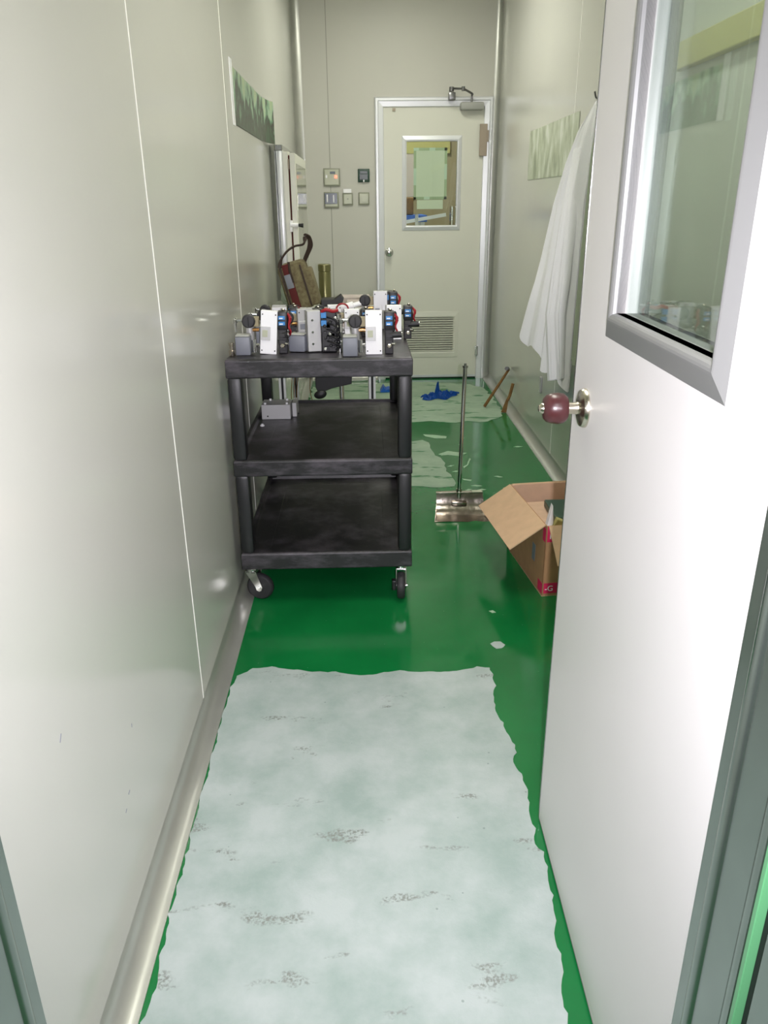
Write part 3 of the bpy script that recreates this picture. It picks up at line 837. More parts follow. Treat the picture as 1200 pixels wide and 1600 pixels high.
shelf(0.918, 0.065, 0.0002, name='top_shelf')
shelf(0.565, 0.060, 0.012, name='middle_shelf')
shelf(0.208, 0.066, 0.020, name='bottom_shelf')
for sx, x in ((1, CX0), (-1, CX1)):
    for sy, y in ((1, CY0), (-1, CY1)):
        bm = B()
        xa, xb = sorted((x + sx * 0.002, x + sx * 0.050)); ya, yb = sorted((y + sy * 0.002, y + sy * 0.058))
        for z0_, z1_ in ((0.205, 0.508), (0.562, 0.856)):
            vs = box(bm, xa, xb, ya, yb, z0_, z1_, 0.012)
        obj('corner_post', bm, M['post'], cart, smooth=True)
def caster(x, y, rz, tagname='caster'):
    e_m = B()
    # wheel about local axis x before rotation; centre at offset
    off = 0.030
    rm = RZ(rz)
    def tr(v): return Vector((x, y, 0)) + rm @ Vector(v)
    bm = B()
    box(bm, -0.026, 0.026, -0.028, 0.028, 0.128, 0.142, 0.002)
    cyl(bm, (0, 0, 0.112), (0, 0, 0.13), 0.02)
    for s in (1, -1):
        # fork cheek, tapering to the axle
        p = [(-0.022, 0.118), (0.022, 0.118), (off + 0.013, 0.055), (off + 0.009, 0.041), (off, 0.037), (off - 0.009, 0.041), (off - 0.014, 0.056)]
        prism(bm, p, 'x', s * 0.017, s * 0.0195)
    box(bm, -0.0195, 0.0195, -0.022, 0.022, 0.110, 0.1185, 0.002)
    for v in bm.verts: v.co = tr(v.co)
    fk = obj('caster_fork', bm, M['chrome'], cart)
    bm = B()
    lathe(bm, [(0.034, -0.0145), (0.045, -0.0145), (0.0505, -0.009), (0.052, 0.0), (0.0505, 0.009), (0.045, 0.0145), (0.034, 0.0145)], (0, off, 0.0525), (1, 0, 0), 36)
    for v in bm.verts: v.co = tr(v.co)
    wh = obj('wheel', bm, M['rubber'], fk, smooth=True)
    bm = B(); lathe(bm, [(0.012, -0.0165), (0.012, -0.015), (0.034, -0.0135), (0.034, 0.0135), (0.012, 0.015), (0.012, 0.0165)], (0, off, 0.0525), (1, 0, 0), 28)
    for v in bm.verts: v.co = tr(v.co)
    obj('hub', bm, M['black'], fk, smooth=True)
    bm = B(); cyl(bm, (-0.024, off, 0.0525), (0.024, off, 0.0525), 0.0055, seg=12)
    for v in bm.verts: v.co = tr(v.co)
    obj('axle', bm, M['chrome'], fk, smooth=True)
caster(-0.438, 2.655, -PI / 2 - 0.25)
caster(0.125, 2.66, PI - 0.06)
caster(-0.405, 3.43, -PI / 2)
caster(0.11, 3.44, 0.1)
bm = B(); box(bm, 0.088, 0.104, 2.60, 2.625, 0.045, 0.085, 0.004); obj('brake_lever', bm, M['black'], cart)

# ------------------------------------------------------------------ things on the cart
TZ = 0.9186
def unit(label, x, y, rz, plate_m='white', mirror=False, plate_tilt=0.0, knob=True, box_=True, box_off=(-0.085, -0.005), box_rot=0.0, valve=True, fitting=True, wire=True, small=False, z=TZ, h=0.145, name='pneumatic_valve_unit', sol=0.058, group='pneumatic valve units on the cart'):
    """white face plate, black valve block with blue labels, regulator knob, grey box, fittings"""
    t = thing(name, label, 'valve unit', (x, y, z), (0, 0, rz), group)
    s = -1 if mirror else 1
    def P(nm, bm, m, par=None, smooth=False):
        if mirror:
            for v in bm.verts: v.co.x *= -1
        return obj(nm, bm, m, par or t, smooth=smooth, world=False)
    if plate_m:
        bm = B(); box(bm, -0.028, 0.028, 0.0, 0.024, 0.0, h, 0.0015, rot=RY(plate_tilt), piv=(0, 0, 0))
        pm = P('face_plate', bm, M[plate_m])
        bm = B(); box(bm, -0.026, 0.006, -0.0035, 0.0, h * 0.32, h * 0.64, 0.001, rot=RY(plate_tilt), piv=(0, 0, 0)); P('cover', bm, M['silver'], pm)
        bm = B(); box(bm, -0.021, -0.003, -0.0045, 0.0, h * 0.40, h * 0.56, 0.0005, rot=RY(plate_tilt), piv=(0, 0, 0)); P('nameplate', bm, M['greybox'] if plate_m == 'silver' else M['plate'], pm)
        for sx in (-0.022, 0.022):
            for sz in (0.012, h - 0.012):
                p = Matrix.Rotation(plate_tilt, 3, 'Y') @ Vector((sx, 0, sz))
                bm = B(); cyl(bm, (p.x, -0.001, p.z), (p.x, 0.001, p.z), 0.0024, seg=8)
                P('screw', bm, M['gasket'], pm)
    if valve:
        vx = 0.036
        bm = B(); box(bm, vx, vx + 0.034, 0.004, 0.05, h * 0.55, h * 0.97, 0.004)
        vb = P('valve_block', bm, M['black'], smooth=True)
        bm = B(); box(bm, vx + 0.002, vx + 0.03, 0.006, 0.046, 0.0, h * 0.56, 0.003)
        for k in range(3):
            box(bm, vx + 0.004, vx + 0.026, 0.000, 0.01, 0.012 + k * 0.022, 0.024 + k * 0.022, 0.001)
        P('manifold', bm, M['rubber'])
        for dz in (0.66, 0.79):
            bm = B(); box(bm, vx + 0.005, vx + 0.027, 0.002, 0.006, h * dz, h * (dz + 0.085), 0.0005); lb_ = P('blue_label', bm, M['blue'], vb)
            bm = B(); box(bm, vx + 0.008, vx + 0.020, 0.0014, 0.003, h * (dz + 0.02), h * (dz + 0.045)); P('print', bm, M['white'], vb)
        bm = B(); cyl(bm, (vx + 0.018, 0.012, h * 0.43), (vx + sol, 0.008, h * 0.45), 0.011, seg=16); P('solenoid', bm, M['black'], smooth=True)
        bm = B(); cyl(bm, (vx + sol - 0.004, 0.008, h * 0.45), (vx + sol + 0.002, 0.007, h * 0.45), 0.007, seg=12)
        P('cap', bm, M['chrome'], smooth=True)
        bm = B(); cyl(bm, (vx + 0.026, 0.002, 0.035), (vx + 0.036, -0.004, 0.035), 0.005, seg=10)
        P('plug', bm, M['chrome'], smooth=True)
    if valve:
        rr = random.Random(int(abs(x) * 1000 + y * 77))
        for k in range(4):
            a0 = rr.uniform(0, 6)
            px_, pz_ = 0.062 + rr.uniform(-0.006, 0.003), h * rr.uniform(0.45, 0.8)
            bm = B(); tube(bm, [(0.05, 0.045, h * rr.uniform(0.5, 0.95)), (px_ + 0.012 * math.cos(a0), 0.04, pz_ + 0.02), (px_ + 0.014, 0.028, pz_ - 0.01), (px_ - 0.004, 0.035, pz_ - 0.03), (0.055, 0.045, h * rr.uniform(0.1, 0.4))], 0.0026, 6)
            P('cable', bm, M['black'], smooth=True)
        bm = B(); lathe(bm, [(0.006, 0), (0.008, 0.003), (0.008, 0.010), (0.005, 0.013)], (0.052, 0.0, h * 0.2), (0, -1, 0), 6); P('hex_nut', bm, M['nickel'])
        bm = B(); lathe(bm, [(0.004, 0), (0.0055, 0.003), (0.0055, 0.009), (0.003, 0.011)], (0.056, 0.03, h * 0.95), (0.1, -0.2, 1), 8); P('push_fitting', bm, M['nickel'], smooth=True)
    if wire:
        for k in range(2):
            bm = B(); tube(bm, [(0.07, 0.03 + k * 0.01, h * 0.9), (0.077 + 0.005 * k, 0.02, h * 0.8), (0.074, 0.01 + k * 0.012, h * 0.62), (0.080, 0.016, h * 0.5), (0.074, 0.03, h * 0.4)], 0.003)
            P('red_wire', bm, M['red'], smooth=True)
    if knob:
        kx_ = -0.062
        bm = B(); lathe(bm, [(0.012, 0.03), (0.013, 0.0), (0.0225, -0.002), (0.0235, -0.008), (0.0225, -0.018), (0.018, -0.021), (0.006, -0.0215)], (kx_, 0.03, h * 0.75), (0, 1, 0), 14)
        kn = P('regulator_knob', bm, M['rubber'], smooth=False)
        bm = B(); box(bm, kx_ - 0.002, kx_ + 0.002, 0.006, 0.009, h * 0.75 - 0.015, h * 0.75 + 0.015, 0.0005); P('slot', bm, M['gasket'], kn)
        bm = B(); box(bm, kx_ + 0.016, -0.028, 0.02, 0.045, h * 0.62, h * 0.84, 0.002)
        P('bracket', bm, M['beige'])
        bm = B(); cyl(bm, (kx_ + 0.012, 0.02, h * 0.55), (-0.028, 0.02, h * 0.55), 0.006, seg=12)
        P('brass_pipe', bm, M['brass'], smooth=True)
        bm = B(); cyl(bm, (kx_, 0.04, 0.02), (kx_, 0.04, h * 0.72), 0.014, seg=16); P('filter_stem', bm, M['silver'], smooth=True)
    if box_:
        bx, by = box_off
        bm = B(); box(bm, bx - 0.025, bx + 0.025, by - 0.022, by + 0.03, 0.0, 0.062, 0.004, rot=RZ(box_rot)); gb = P('filter_box', bm, M['greybox'], smooth=True)
        bm = B(); box(bm, bx - 0.024, bx + 0.024, by - 0.021, by + 0.029, 0.062, 0.068, 0.003, rot=RZ(box_rot)); P('filter_lid', bm, M['greytop'], gb, smooth=True)
    if fitting:
        bm = B()
        fx = -0.092
        cyl(bm, (fx + 0.004, 0.03, h * 0.77), (fx - 0.018, 0.028, h * 0.77), 0.006, seg=12)
        cyl(bm, (fx - 0.018, 0.028, h * 0.82), (fx - 0.018, 0.026, h * 0.5), 0.0055, seg=12)
        lathe(bm, [(0.009, 0), (0.009, 0.012), (0.006, 0.014)], (fx - 0.018, 0.027, h * 0.70), (0, 0, 1), 6)
        P('elbow_fitting', bm, M['chrome'], smooth=True)
        bm = B(); cyl(bm, (-0.03, 0.01, 0.03), (-0.05, 0.0, 0.03), 0.006, seg=12); cyl(bm, (-0.046, 0.0, 0.008), (-0.046, 0.0, 0.05), 0.0075, seg=12)
        P('hose_fitting', bm, M['chrome'], smooth=True)
    return t
unit('tilted white-faced valve unit at the front left of the cart top', -0.330, 2.690, 0.0, plate_tilt=0.085, box_off=(-0.082, 0.0), sol=0.036)
unit('upright white-faced valve unit at the front right of the cart top', 0.033, 2.655, 0.0, box_off=(-0.08, -0.012))
# the grey-backed unit in the middle
t = thing('pneumatic_valve_unit', 'grey-sided valve unit with black fittings in the middle of the cart front', 'valve unit', (-0.155, 2.70, TZ), (0, 0, 0), 'pneumatic valve units on the cart')
bm = B(); box(bm, -0.042, 0.004, 0.01, 0.045, 0.003, 0.14, 0.002, rot=RZ(0.25)); o = obj('side_plate', bm, M['silver'], t, world=False)
for z_ in (0.03, 0.07, 0.11):
    bm = B(); cyl(bm, (-0.02, 0.012, z_), (-0.02, 0.002, z_), 0.004, seg=10)
    obj('bolt', bm, M['chrome'], t, world=False, smooth=True)
bm = B()
random.seed(3)
box(bm, 0.008, 0.062, 0.01, 0.07, 0.0, 0.14, 0.004)
for k in range(16):
    x_ = random.uniform(0.012, 0.055); z_ = random.uniform(0.01, 0.12); s_ = random.uniform(0.004, 0.009)
    box(bm, x_ - s_, x_ + s_, -0.002, 0.012, z_ - s_, z_ + s_, 0.001)
obj('valve_block', bm, M['black'], t, world=False)
for k in range(9):
    z_ = 0.012 + 0.013 * k; bm = B(); x_ = 0.022 + 0.018 * (k % 3)
    lathe(bm, [(0.0045, 0), (0.006, 0.002), (0.006, 0.009), (0.003, 0.011)], (x_, -0.001, z_), (0.2 * (k % 2), -1, 0.2), 8)
    obj('push_fitting', bm, M['chrome'] if k % 4 == 0 else M['black'], t, world=False, smooth=True)
for k in range(5):
    bm = B(); tube(bm, [(0.03, 0.0, 0.12 - 0.02 * k), (0.055, -0.02, 0.115 - 0.02 * k), (0.072, -0.012, 0.09 - 0.017 * k), (0.058, -0.004, 0.07 - 0.015 * k)], 0.0035, 6)
    obj('cable', bm, M['gasket'], t, world=False, smooth=True)
for z_ in (0.092, 0.118):
    bm = B(); box(bm, 0.010, 0.028, -0.005, 0.01, z_, z_ + 0.018, 0.0005)
    obj('blue_label', bm, M['blue'], t, world=False)
bm = B(); tube(bm, [(0.012, 0.0, 0.138), (0.03, -0.006, 0.146), (0.05, -0.002, 0.14), (0.066, 0.01, 0.142)], 0.006); obj('red_wire', bm, M['red'], t, world=False, smooth=True)
bm = B(); cyl(bm, (0.072, 0.0, 0.0), (0.072, 0.0, 0.08), 0.009, seg=12); cyl(bm, (0.07, 0, 0.075), (0.07, 0, 0.13), 0.008, seg=12); cyl(bm, (0.06, 0.0, 0.11), (0.085, -0.002, 0.11), 0.007, seg=12)
lathe(bm, [(0.011, 0), (0.012, 0.006), (0.011, 0.012)], (0.072, 0, 0.03), (0, 0, 1), 6); obj('hose_fitting', bm, M['chrome'], t, world=False, smooth=True)
bm = B(); box(bm, -0.104, -0.044, 0.015, 0.060, 0.0, 0.058, 0.008, rot=RZ(-0.2)); gb = obj('filter_box', bm, M['greybox'], t, world=False, smooth=True)
bm = B(); box(bm, -0.101, -0.047, 0.018, 0.057, 0.057, 0.062, 0.003, rot=RZ(-0.2)); obj('filter_lid', bm, M['greytop'], gb, world=False)
# units behind
unit('smaller white-faced valve unit at the right edge, behind the upright one', 0.113, 2.96, 0.0, box_=False, knob=False, fitting=False, h=0.125)
unit('valve unit with a black knob behind the tilted white-faced unit', -0.315, 2.99, 0.06, plate_m='silver', box_off=(-0.06, -0.08), h=0.12)
unit('valve unit with round black knob in the centre, behind the grey-sided unit', -0.045, 3.02, 0.1, plate_m='white', box_=False, h=0.105)
unit('white-topped valve unit standing at the rear right of the cart', 0.068, 3.22, 0.0, plate_m='silver', box_=False, fitting=False, h=0.15)
unit('valve unit at the rear left of the cart near the khaki bag', -0.35, 3.30, -0.15, plate_m='silver', box_=False, h=0.09)
unit('valve unit lowest in the rear middle of the cart', -0.12, 3.33, 0.2, plate_m='white', box_=False, h=0.085)
unit('half hidden valve unit between the tilted and grey-sided ones', -0.215, 2.93, 0.3, plate_m='silver', box_=False, fitting=False, h=0.12)
# pale flat manifolds lying between them
def manifold(label, x, y, l, rz, m='silver', z=TZ, h=0.05):
    t = thing('flat_manifold', label, 'manifold', (x, y, z), (0, 0, rz), 'flat metal manifolds on the cart')
    bm = B(); box(bm, -l / 2, l / 2, -0.03, 0.03, 0.0, h, 0.003); b = obj('body', bm, M[m], t, world=False)
    for k in range(3):
        xx = -l / 2 + l * (k + 0.5) / 3
        bm = B(); box(bm, xx - l * 0.13, xx + l * 0.13, -0.032, -0.029, h * 0.35, h * 0.8, 0.0008)
        obj('port', bm, M['pinkbox'], t, world=False)
    for k in range(4):
        xx = -l / 2 + l * (k + 0.5) / 4
        bm = B(); cyl(bm, (xx, 0, h), (xx, 0, h + 0.004), 0.004, seg=10)
        obj('screw', bm, M['chrome'], t, world=False, smooth=True)
    return t
manifold('pale slotted metal manifold lying at the rear left of the cart', -0.22, 3.43, 0.17, 0.0, h=0.062)
manifold('pale metal manifold lying at the rear right of the cart', 0.02, 3.42, 0.16, 0.05, h=0.06)
manifold('pale metal manifold lying behind the cart centre unit', -0.13, 3.15, 0.12, 0.1, h=0.07)
# chrome couplings at left front, white rod with red ring
bm = B(); lathe(bm, [(0.009, 0), (0.011, 0.004), (0.011, 0.02), (0.008, 0.022), (0.008, 0.036), (0.010, 0.038), (0.010, 0.046), (0.004, 0.047)], (-0.447, 2.655, 0.9186), (0, 0, 1), 14)
tag(obj('hose_coupling', bm, M['steel'], smooth=True), 'small steel hose coupling standing at the front left corner of the cart', 'coupling')
t = thing('pneumatic_cylinder', 'white cylinder with red ring lying at the rear centre of the cart', 'cylinder', (-0.06, 3.24, 0.99))
bm = B(); lathe(bm, [(0.014, 0), (0.016, 0.003), (0.016, 0.05), (0.010, 0.053), (0.010, 0.09)], (-0.09, 3.24, 1.0), (1, 0, 0.25), 16); obj('barrel', bm, M['white'], t, smooth=True)
bm = B(); tube(bm, [(-0.085 + 0.024 * math.cos(a), 3.215, 1.0 + 0.022 * math.sin(a)) for a in [i * 2 * PI / 10 for i in range(11)]], 0.0035); obj('red_ring', bm, M['red'], t, smooth=True)
bm = B(); box(bm, -0.10, -0.02, 3.22, 3.26, TZ, 0.985, 0.003); obj('mount', bm, M['silver'], t)
t = thing('plug_connector', 'black connector with blue cap at the rear right of the cart', 'connector', (0.10, 3.32, TZ))
bm = B(); box(bm, 0.078, 0.122, 3.30, 3.34, TZ, 1.06, 0.005); obj('body', bm, M['black'], t)
bm = B(); box(bm, 0.088, 0.112, 3.296, 3.30, 1.025, 1.045, 0.001); obj('blue_cap', bm, M['blue'], t)

# middle shelf: two blocks and a washer
MZ = 0.553
def block(label, x0, x1, y0, y1, h):
    t = thing('cylinder_block', label, 'metal block', ((x0 + x1) / 2, (y0 + y1) / 2, MZ), group='metal blocks on the middle shelf')
    bm = B(); box(bm, x0, x1, y0, y1, MZ, MZ + h, 0.002); obj('body', bm, M['silver'], t)
    if x1 - x0 > 0.05:
        for xx, yy in ((x0 + 0.015, y0 + 0.015), (x1 - 0.015, y0 + 0.015), (x0 + 0.03, y1 - 0.015), (x1 - 0.02, y1 - 0.015)):
            bm = B(); cyl(bm, (xx, yy, MZ + h), (xx, yy, MZ + h + 0.007), 0.005, seg=10)
            obj('screw', bm, M['white'], t)
    bm = B(); cyl(bm, (x0 + 0.025, y0 - 0.0006, MZ + 0.014), (x0 + 0.025, y0 + 0.001, MZ + 0.014), 0.0035, seg=10); obj('hole', bm, M['gasket'], t)
block('silver metal block in front on the middle shelf', -0.436, -0.315, 3.20, 3.30, 0.062)
block('narrow silver block half hidden behind the other on middle shelf', -0.311, -0.292, 3.24, 3.34, 0.060)
bm = B(); cyl(bm, (-0.423, 3.10, MZ), (-0.423, 3.10, MZ + 0.004), 0.009, seg=20); cyl(bm, (-0.423, 3.10, MZ + 0.004), (-0.423, 3.10, MZ + 0.009), 0.005, seg=6)
tag(obj('screw_cap', bm, M['white'], smooth=True), 'tiny white screw cap lying on the middle shelf', 'screw cap')

# ------------------------------------------------------------------ bench behind the cart
BZ = 0.86
bench = thing('bench', 'pale-topped bench on aluminium profile legs behind the cart', 'bench', (-0.18, 4.3, 0))
bm = B(); box(bm, -0.46, 0.07, 3.86, 4.74, BZ - 0.03, BZ, 0.002); obj('bench_top', bm, M['plate'], bench)
for x in (-0.418, 0.037):
    for y in (3.92, 4.68):
        bm = B(); 
        for dx in (-0.0115, 0.0115): box(bm, x + dx - 0.006, x + dx + 0.006, y - 0.018, y + 0.018, 0.0 if x > 0 else 0.02, BZ - 0.03, 0.0015)
        l_ = obj('leg', bm, M['alu_white'], bench)
        bm = B(); box(bm, x - 0.006, x + 0.006, y - 0.012, y + 0.012, 0.0 if x > 0 else 0.02, BZ - 0.03); obj('slot', bm, M['gasket'], l_)
for y in (3.92, 4.68):
    bm = B(); box(bm, -0.40, 0.02, y - 0.015, y + 0.015, BZ - 0.065, BZ - 0.03, 0.002); obj('crossbar', bm, M['alu_white'], bench)
bm = B(); box(bm, 0.022, 0.052, 3.94, 4.66, BZ - 0.065, BZ - 0.03, 0.002); obj('crossbar', bm, M['alu_white'], bench)
# hanging wires
for i, (x0, x1, zb) in enumerate(((-0.375, -0.40, 0.44), (-0.355, -0.385, 0.43), (-0.335, -0.37, 0.42), (-0.275, -0.30, 0.44))):
    bm = B(); tube(bm, [(x0, 4.21, BZ - 0.031), (x0 - 0.004, 4.20, 0.66), (x1, 4.20, 0.47), (x1 + (0.012 if i == 3 else -0.006), 4.20, zb - 0.06)], 0.0022, 6)
    tag(obj('hanging_wire', bm, M['wood'], smooth=True), ['thin brown wire under the bench, leftmost of four', 'thin brown wire under the bench, second from the left of four', 'thin brown wire under the bench, third from the left of four', 'thin brown wire under the bench, rightmost of four with a bent end'][i], 'wire', 'wires hanging under the bench')
# chair under the bench
ch = thing('office_chair', 'black office chair pushed under the bench, tilt lever and chrome column showing', 'chair', (-0.062, 3.86, 0))
cx, cy = -0.117, 3.86
bm = B(); prism(bm, [(-0.245, 0.55), (-0.245, 0.61), (-0.062, 0.61), (-0.066, 0.565), (-0.16, 0.545), (-0.20, 0.53), (-0.235, 0.53)], 'y', cy - 0.05, cy + 0.05); obj('tilt_mechanism', bm, M['black'], ch, bevel=0.003)
bm = B(); cyl(bm, (-0.225, cy - 0.03, 0.545), (-0.222, cy - 0.045, 0.525), 0.009); lv = obj('lever', bm, M['black'], ch, smooth=True)
bm = B(); r_ = bmesh.ops.create_uvsphere(bm, u_segments=18, v_segments=12, radius=1)
for v in bm.verts: v.co = Vector((-0.222 + v.co.x * 0.032, cy - 0.05 + v.co.y * 0.014, 0.515 + v.co.z * 0.022 + v.co.x * 0.004))
obj('lever_knob', bm, M['black'], lv, smooth=True)
bm = B(); cyl(bm, (cx, cy, 0.10), (cx, cy, 0.56), 0.0125, seg=20); obj('gas_column', bm, M['chrome'], ch, smooth=True)
bm = B(); cyl(bm, (cx, cy, 0.08), (cx, cy, 0.34), 0.025, seg=20); obj('column_sleeve', bm, M['black'], ch, smooth=True)
bm = B(); box(bm, cx - 0.17, cx + 0.14, cy - 0.06, cy + 0.30, 0.64, 0.70, 0.02); obj('seat', bm, M['black'], ch, smooth=True)
for k in range(5):
    a = 2 * PI * k / 5 + 0.3
    ex, ey = cx + 0.22 * math.cos(a), cy + 0.22 * math.sin(a)
    bm = B(); tube(bm, [(cx, cy, 0.10), ((cx + ex) / 2, (cy + ey) / 2, 0.095), (ex, ey, 0.065)], 0.016, 8, 0.7); sp = obj('base_spoke', bm, M['black'], ch, smooth=True)
    bm = B(); cyl(bm, (ex - 0.012, ey, 0.025), (ex + 0.012, ey, 0.025), 0.025, seg=16); cyl(bm, (ex, ey, 0.04), (ex, ey, 0.07), 0.006, seg=8); obj('caster_wheel', bm, M['black'], sp, smooth=True)

# bag on the bench
bag = thing('shoulder_bag', 'khaki canvas bag with maroon stripe and dark handles leaning on bench', 'bag', (-0.33, 4.25, BZ))
bagrot = RY(-0.26)
piv = (-0.31, 4.25, BZ)
def bagbox(nm, x0, x1, y0, y1, z0, z1, bev, m, par=bag):
    bm = B(); box(bm, x0, x1, y0, y1, z0, z1, bev, rot=bagrot, piv=piv)
    return obj(nm, bm, M[m], par, smooth=True)
zb = BZ + 0.022
bagbox('body', -0.380, -0.232, 4.16, 4.34, zb - 0.0, zb + 0.240, 0.028, 'bag')
bagbox('front_gusset', -0.350, -0.312, 4.152, 4.17, zb + 0.01, zb + 0.24, 0.004, 'maroon')
bagbox('grey_tag', -0.352, -0.316, 4.147, 4.155, zb + 0.12, zb + 0.19, 0.003, 'greybox')
bagbox('zipper', -0.262, -0.254, 4.152, 4.165, zb + 0.01, zb + 0.22, 0.002, 'bagdark')
bagbox('side_pocket', -0.252, -0.212, 4.165, 4.335, zb + 0.005, zb + 0.19, 0.012, 'bag')
bagbox('piping', -0.366, -0.357, 4.152, 4.165, zb + 0.01, zb + 0.235, 0.003, 'bagdark')
def hpt(x, y, z):
    return (x, y, z)
bm = B(); tube(bm, [(-0.425, 4.17, 1.09), (-0.415, 4.17, 1.13), (-0.385, 4.18, 1.17), (-0.345, 4.19, 1.195), (-0.30, 4.19, 1.205), (-0.29, 4.20, 1.24)], 0.011, 8, 0.5); obj('handle', bm, M['bagdark'], bag, smooth=True)
bm = B(); tube(bm, [(-0.325, 4.30, 1.07), (-0.30, 4.30, 1.13), (-0.272, 4.28, 1.19), (-0.275, 4.26, 1.235), (-0.292, 4.24, 1.248)], 0.014, 8, 0.5); obj('handle', bm, M['bagdark'], bag, smooth=True)
bm = B(); tube(bm, [(-0.36, 4.155, 1.02), (-0.375, 4.155, 1.08), (-0.378, 4.16, 1.12)], 0.012, 8, 0.5); obj('handle_loop', bm, M['bagdark'], bag, smooth=True)
# thermos-like tube
fk = thing('metal_flask', 'tall olive metal cylinder standing beside the khaki bag', 'flask', (-0.218, 4.45, BZ))
bm = B(); lathe(bm, [(0.030, 0), (0.034, 0.003), (0.034, 0.185), (0.031, 0.19)], (-0.21, 4.45, BZ), (0, 0, 1), 32); obj('body', bm, M['olive'], fk, smooth=True)
bm = B(); lathe(bm, [(0.033, 0.19), (0.035, 0.192), (0.035, 0.226), (0.031, 0.229), (0.01, 0.2295)], (-0.21, 4.45, BZ), (0, 0, 1), 32); obj('lid', bm, M['olive'], fk, smooth=True)
# black angular case
bc = thing('black_case', 'black open-flapped case on the bench right of the khaki bag', 'case', (-0.16, 4.1, BZ))
bm = B(); box(bm, -0.215, -0.15, 4.05, 4.16, BZ, BZ + 0.085, 0.004); obj('body', bm, M['black'], bc)
bm = B(); prism(bm, [(-0.155, BZ + 0.0), (-0.155, BZ + 0.08), (-0.115, BZ + 0.105), (-0.10, BZ + 0.085), (-0.115, BZ + 0.04)], 'y', 4.05, 4.14); obj('flap', bm, M['black'], bc)
# pinkish flat cartons at the back of the bench
for i, (x0, x1, y0, y1, zz, hh) in enumerate(((-0.135, 0.035, 4.45, 4.6, BZ, 0.05), (-0.09, 0.02, 4.3, 4.4, BZ, 0.045))):
    bm = B(); box(bm, x0, x1, y0, y1, zz, zz + hh, 0.003)
    tag(obj('flat_carton', bm, M['pinkbox']), ['long pale pink carton at the back of the bench', 'short pale pink carton in front of the long one on the bench'][i], 'carton')
bm = B()
r_ = bmesh.ops.create_uvsphere(bm, u_segments=16, v_segments=10, radius=1)
random.seed(11)
for v in bm.verts:
    k = 1 + random.uniform(-0.12, 0.12)
    v.co = Vector((-0.405 + v.co.x * 0.045 * k, 4.40 + v.co.y * 0.05 * k, BZ + 0.075 + v.co.z * 0.075 * k))
tag(obj('plastic_pouch', bm, M['pouch']), 'crumpled pale green pouch between the bag and the left wall', 'pouch')

# ------------------------------------------------------------------ long-handled steel dustpan
dp = thing('dustpan', 'long-handled stainless steel dustpan standing upright on the green floor', 'dustpan', (0.44, 3.42, 0))
bm = B()
# pan: floor plate, back wall, sloped sides; built as thin solid sheets
def sheetq(bm, a, b, c, d, t=0.0015):
    a, b, c, d = map(Vector, (a, b, c, d))
    n = (b - a).cross(d - a).normalized() * t
    v = [bm.verts.new(p) for p in (a, b, c, d)] + [bm.verts.new(p + n) for p in (a, b, c, d)]
    for f in ((0, 1, 2, 3), (7, 6, 5, 4), (0, 4, 5, 1), (1, 5, 6, 2), (2, 6, 7, 3), (3, 7, 4, 0)): bm.faces.new([v[i] for i in f])
N = 8
X0, X1 = 0.334, 0.556
prev = None
prof = [(3.365, 0.002), (3.42, 0.006), (3.465, 0.018), (3.488, 0.045), (3.497, 0.075), (3.50, 0.098)]
cols = []
for (y, z) in prof:
    wd = 0.020 * max(0, (3.50 - y) / 0.135)
    row = []
    for i in range(N + 1):
        t_ = i / N
        row.append(bm.verts.new((X0 - wd + (X1 - X0 + 2 * wd) * t_, y, z + 0.003 * math.sin(t_ * PI * 2))))
    cols.append(row)
for j in range(len(cols) - 1):
    for i in range(N): bm.faces.new((cols[j][i], cols[j][i + 1], cols[j + 1][i + 1], cols[j + 1][i]))
bmesh.ops.solidify(bm, geom=bm.faces[:], thickness=0.0015)
pan = obj('pan', bm, M['steel'], dp, smooth=True)
bm = B(); sheetq(bm, (0.334, 3.50, 0.002), (0.334, 3.50, 0.098), (0.331, 3.47, 0.05), (0.318, 3.38, 0.006)); sheetq(bm, (0.556, 3.50, 0.002), (0.556, 3.50, 0.098), (0.559, 3.47, 0.05), (0.572, 3.38, 0.006)); obj('side_wall', bm, M['steel'], dp)
bm = B(); box(bm, 0.332, 0.558, 3.494, 3.518, 0.095, 0.101, 0.001); obj('rim', bm, M['steel'], dp)
bm = B(); box(bm, 0.505, 0.552, 3.492, 3.519, 0.1012, 0.1028); obj('sticker', bm, M['plate'], dp)
bm = B(); cyl(bm, (0.443, 3.508, 0.05), (0.456, 3.508, 0.705), 0.0098, seg=20); obj('handle', bm, M['chrome'], dp, smooth=True)
bm = B(); cyl(bm, (0.456, 3.508, 0.70), (0.4562, 3.508, 0.708), 0.013, seg=20); cyl(bm, (0.4562, 3.508, 0.708), (0.4563, 3.508, 0.718), 0.006, seg=12); obj('end_cap', bm, M['alu'], dp, smooth=True)
bm = B(); cyl(bm, (0.4425, 3.508, 0.03), (0.444, 3.508, 0.115), 0.0135, seg=20); box(bm, 0.405, 0.48, 3.475, 3.50, 0.035, 0.06, 0.006); obj('socket', bm, M['steel'], dp, smooth=True)

